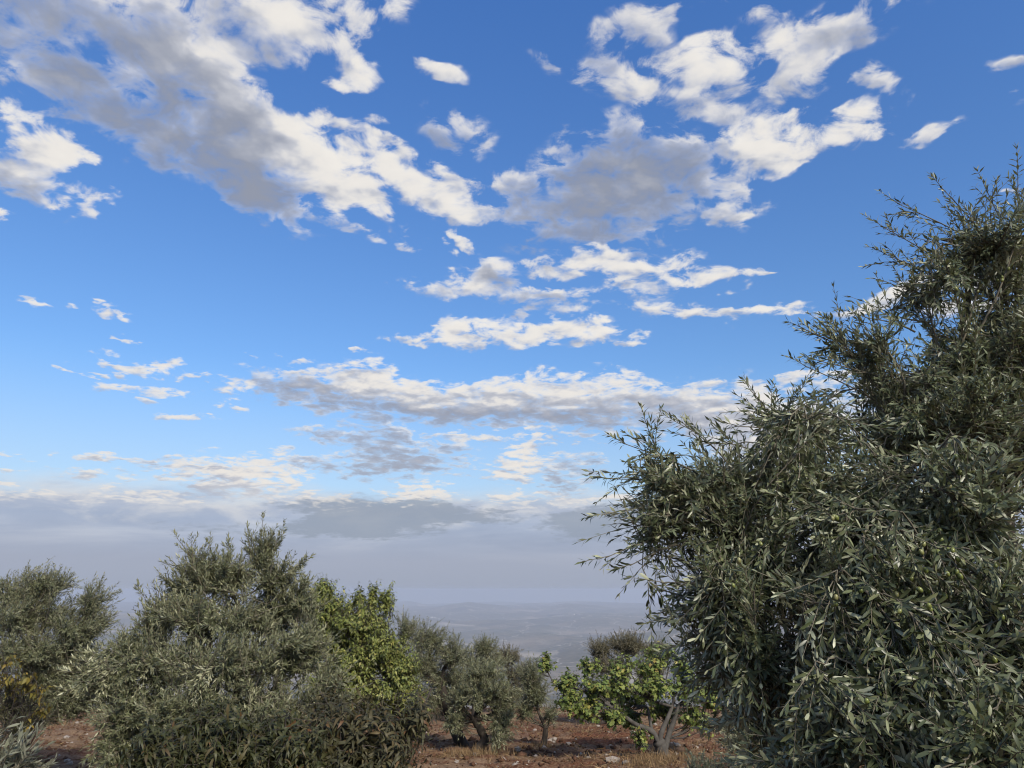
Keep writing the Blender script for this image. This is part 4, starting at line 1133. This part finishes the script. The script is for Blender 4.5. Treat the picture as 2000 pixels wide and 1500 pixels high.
# 15-16. sprigs of low olives at the bottom of the frame
rng = np.random.default_rng(161)
base = foot(-20, 3.1)
root = thing('olive_sapling', 'pale olive shoots of a sapling in the bottom left corner', 'olive sapling', base)
sk = Skeleton()
for tx, ty in ((-60, 1500), (0, 1490), (50, 1500), (20, 1520)):
    sk.line([base, base + (0, 0, .3), at(tx, ty + 20, 3.1)], .012, .004, 9, 6)
L = grow(rng, sk, [lob(5, 1490, 3.1, 35, 25, .12, 9, .5), lob(50, 1495, 3.1, 25, 18, .1, 6, .4), lob(-60, 1490, 3.2, 40, 40, .2, 8), lob(20, 1545, 3.1, 60, 30, .15, 8, .5)],
         spec(len=.055, wid=.2, pairs=8, twigs=4, branch=(.18, .3), twig=(.10, .2), angle=(42, 20), rb=.004, droop=0), (.25, 0, 0))
finish_tree(root, sk, L, NARROW, M_OLIVE_LIT, M_TWIG, M_TWIG, 160, M_OLIVE_LIT_ONE, 'stem')
rng = np.random.default_rng(171)
base = foot(1395, 7.6)
root = thing('olive_sapling', 'small grey-green olive shoots standing by the foot of the fig tree', 'olive sapling', base)
sk = Skeleton()
for tx in (1350, 1380, 1410, 1440):
    sk.line([base + (.0, 0, 0), base + (0, 0, .2), at(tx, 1500, 7.6)], .010, .004, 9, 6)
L = grow(rng, sk, [lob(1360, 1496, 7.6, 20, 10, .15, 8, .9), lob(1400, 1498, 7.6, 20, 10, .15, 8, .9), lob(1440, 1494, 7.6, 16, 10, .15, 7, .9), lob(1400, 1520, 7.6, 50, 15, .2, 12, .8)],
         spec(len=.060, wid=.2, pairs=8, twigs=4, branch=(.15, .25), twig=(.10, .18), angle=(42, 20), rb=.004, droop=0))
finish_tree(root, sk, L, NARROW, M_OLIVE_PALE, M_TWIG, M_TWIG, 80, M_OLIVE_PALE_ONE, 'stem')

# ------------------------------------------------------------------ litter on the soil
rng = np.random.default_rng(201)
def scatter(n, y0=8.5, y1=27, half=.80):
    y = y0 + (y1 - y0) * rng.random(n) ** 1.3
    x = (rng.random(n) * 2 - 1) * y * half
    return x, y
def surf(x, y):
    return ground_z(x, y) + ground_relief(x, y)
x, y = scatter(80000)
keep = fbm(x * .5, y * 1.4, 3, 77) + rng.normal(0, .10, len(x)) > -.03
x, y = x[keep], y[keep]
n = len(x)
ang = rng.uniform(0, 2 * np.pi, n)
a = unit(np.stack([np.cos(ang), np.sin(ang), rng.normal(.05, .16, n)], -1))
up = unit(np.stack([rng.normal(0, .3, n), rng.normal(0, .3, n), np.ones(n)], -1))
nn = unit(up - a * np.sum(up * a, -1, keepdims=True))
Ls = dict(pos=np.stack([x, y, surf(x, y) + .012], -1), a=a, n=nn, len=rng.uniform(.05, .22, n), wid=rng.uniform(.004, .012, n), curl=rng.normal(0, .12, n))
V, F = place_leaves(Ls, SLIM)
o = mesh_obj('straw_litter', V, F, M_STRAW); o['kind'] = 'stuff'
# clods of red earth
OCT = np.array([(1, 0, 0), (-1, 0, 0), (0, 1, 0), (0, -1, 0), (0, 0, 1), (0, 0, -1)], float)
OF = np.array([(0, 2, 4), (2, 1, 4), (1, 3, 4), (3, 0, 4), (2, 0, 5), (1, 2, 5), (3, 1, 5), (0, 3, 5)])
x, y = scatter(12000)
n = len(x)
s = rng.gamma(2.0, .012, n) + .008
jit = OCT[None] * rng.uniform(.6, 1.3, (n, 6, 3)) + rng.normal(0, .18, (n, 6, 3))
V = np.stack([x, y, surf(x, y) + s * .2], -1)[:, None] + jit * s[:, None, None] * np.array((1, 1, .75))
F = (np.arange(n)[:, None, None] * 6 + OF[None]).reshape(-1, 3)
o = mesh_obj('soil_clods', V.reshape(-1, 3), F, M_CLOD); o['kind'] = 'stuff'
# gravel: chips of limestone too small to count
x, y = scatter(2600)
n = len(x)
s = rng.gamma(2.0, .007, n) + .006
jit = OCT[None] * rng.uniform(.6, 1.3, (n, 6, 3)) + rng.normal(0, .15, (n, 6, 3))
V = np.stack([x, y, surf(x, y) + s * .35], -1)[:, None] + jit * s[:, None, None] * np.array((1, 1, .6))
F = (np.arange(n)[:, None, None] * 6 + OF[None]).reshape(-1, 3)
o = mesh_obj('gravel', V.reshape(-1, 3), F, M_STONE); o['kind'] = 'stuff'

# dry grass standing in tufts
def tufts(centres, per, h, spread):
    cs = []
    for (px, py) in centres:
        c = on_ground(px, py)
        q = rng.normal(0, spread, (per, 2))
        cs.append(np.column_stack([c[0] + q[:, 0], c[1] + q[:, 1]]))
    q = np.concatenate(cs)
    n = len(q)
    a = unit(np.stack([rng.normal(0, .38, n), rng.normal(0, .38, n), np.ones(n)], -1))
    up = unit(rng.normal(0, 1, (n, 3)))
    nn = unit(up - a * np.sum(up * a, -1, keepdims=True))
    return dict(pos=np.column_stack([q, surf(q[:, 0], q[:, 1]) - .01]), a=a, n=nn, len=rng.uniform(.4, 1.1, n) * h, wid=np.full(n, .006), curl=rng.normal(.15, .2, n))
Lg = cat([tufts([(1275, 1494), (1300, 1490), (1250, 1499), (1320, 1486), (1290, 1502)], 200, .19, .25), tufts([(925, 1478), (940, 1476), (905, 1482)], 180, .22, .16),
          tufts([(1062, 1462), (1045, 1466)], 90, .16, .15), tufts([(850, 1395), (870, 1388), (835, 1400), (880, 1405)], 160, .34, .3), tufts([(1090, 1400), (1060, 1395), (1140, 1420)], 70, .22, .3),
          tufts([(int(a), int(b)) for a, b in zip(rng.uniform(860, 1420, 40), rng.uniform(1410, 1495, 40))], 26, .16, .15), tufts([(130, 1400), (150, 1385), (110, 1420)], 70, .25, .25)])
V, F = place_leaves(Lg, STRAP)
o = mesh_obj('dry_grass', V, F, M_STRAW); o['kind'] = 'stuff'

# stones one can pick out
def stone_mesh(seed):
    r = np.random.default_rng(seed)
    import bmesh
    bm = bmesh.new()
    bmesh.ops.create_icosphere(bm, subdivisions=1, radius=1)
    for v in bm.verts:
        v.co *= 1 + r.normal(0, .16)
        v.co.z *= .62
    me = bpy.data.meshes.new('limestone')
    bm.to_mesh(me); bm.free()
    me.materials.append(M_STONE)
    return me
SM = [stone_mesh(k) for k in range(5)]
def stone(px, py, size, label, group):
    P3 = on_ground(px, py)
    o = bpy.data.objects.new('limestone', random.choice(SM))
    o.location = (P3[0], P3[1], float(surf(P3[0], P3[1])) + size * .12)
    o.rotation_euler = (random.uniform(-.2, .2), random.uniform(-.2, .2), random.uniform(0, 6))
    o.scale = (size * random.uniform(.8, 1.3), size, size * random.uniform(.8, 1.1))
    o['label'] = label; o['category'] = 'stone'
    if group: o['group'] = group
    link(o)
stone(1196, 1494, .115, 'large pale limestone left of the dry grass under the fig', None)
stone(1012, 1468, .075, 'pale stone on the soil between the crooked olive and the slender one', None)
stone(1092, 1428, .06, 'pale stone on bare soil left of the fig, below its leaves', None)
stone(1236, 1436, .07, 'pale stone behind the fig, left of its trunk', None)
stone(960, 1470, .07, 'tan stone beside the foot of the crooked little olive', None)
stone(152, 1382, .05, 'white stone on the soil strip left of the broad olive', None)
for k in range(58):
    px, py = (random.uniform(860, 1420), random.uniform(1405, 1498)) if k < 48 else (random.uniform(90, 170), random.uniform(1390, 1495))
    where = ('on the soil strip at the left of the broad olive' if px < 300 else 'around the crooked little olive' if px < 1000 else
             'between the slender olive and the fig tree' if px < 1160 else 'around the foot of the fig tree')
    stone(px, py, random.uniform(.022, .065), 'small pale stone lying loose ' + where, 'small stones on the red soil')
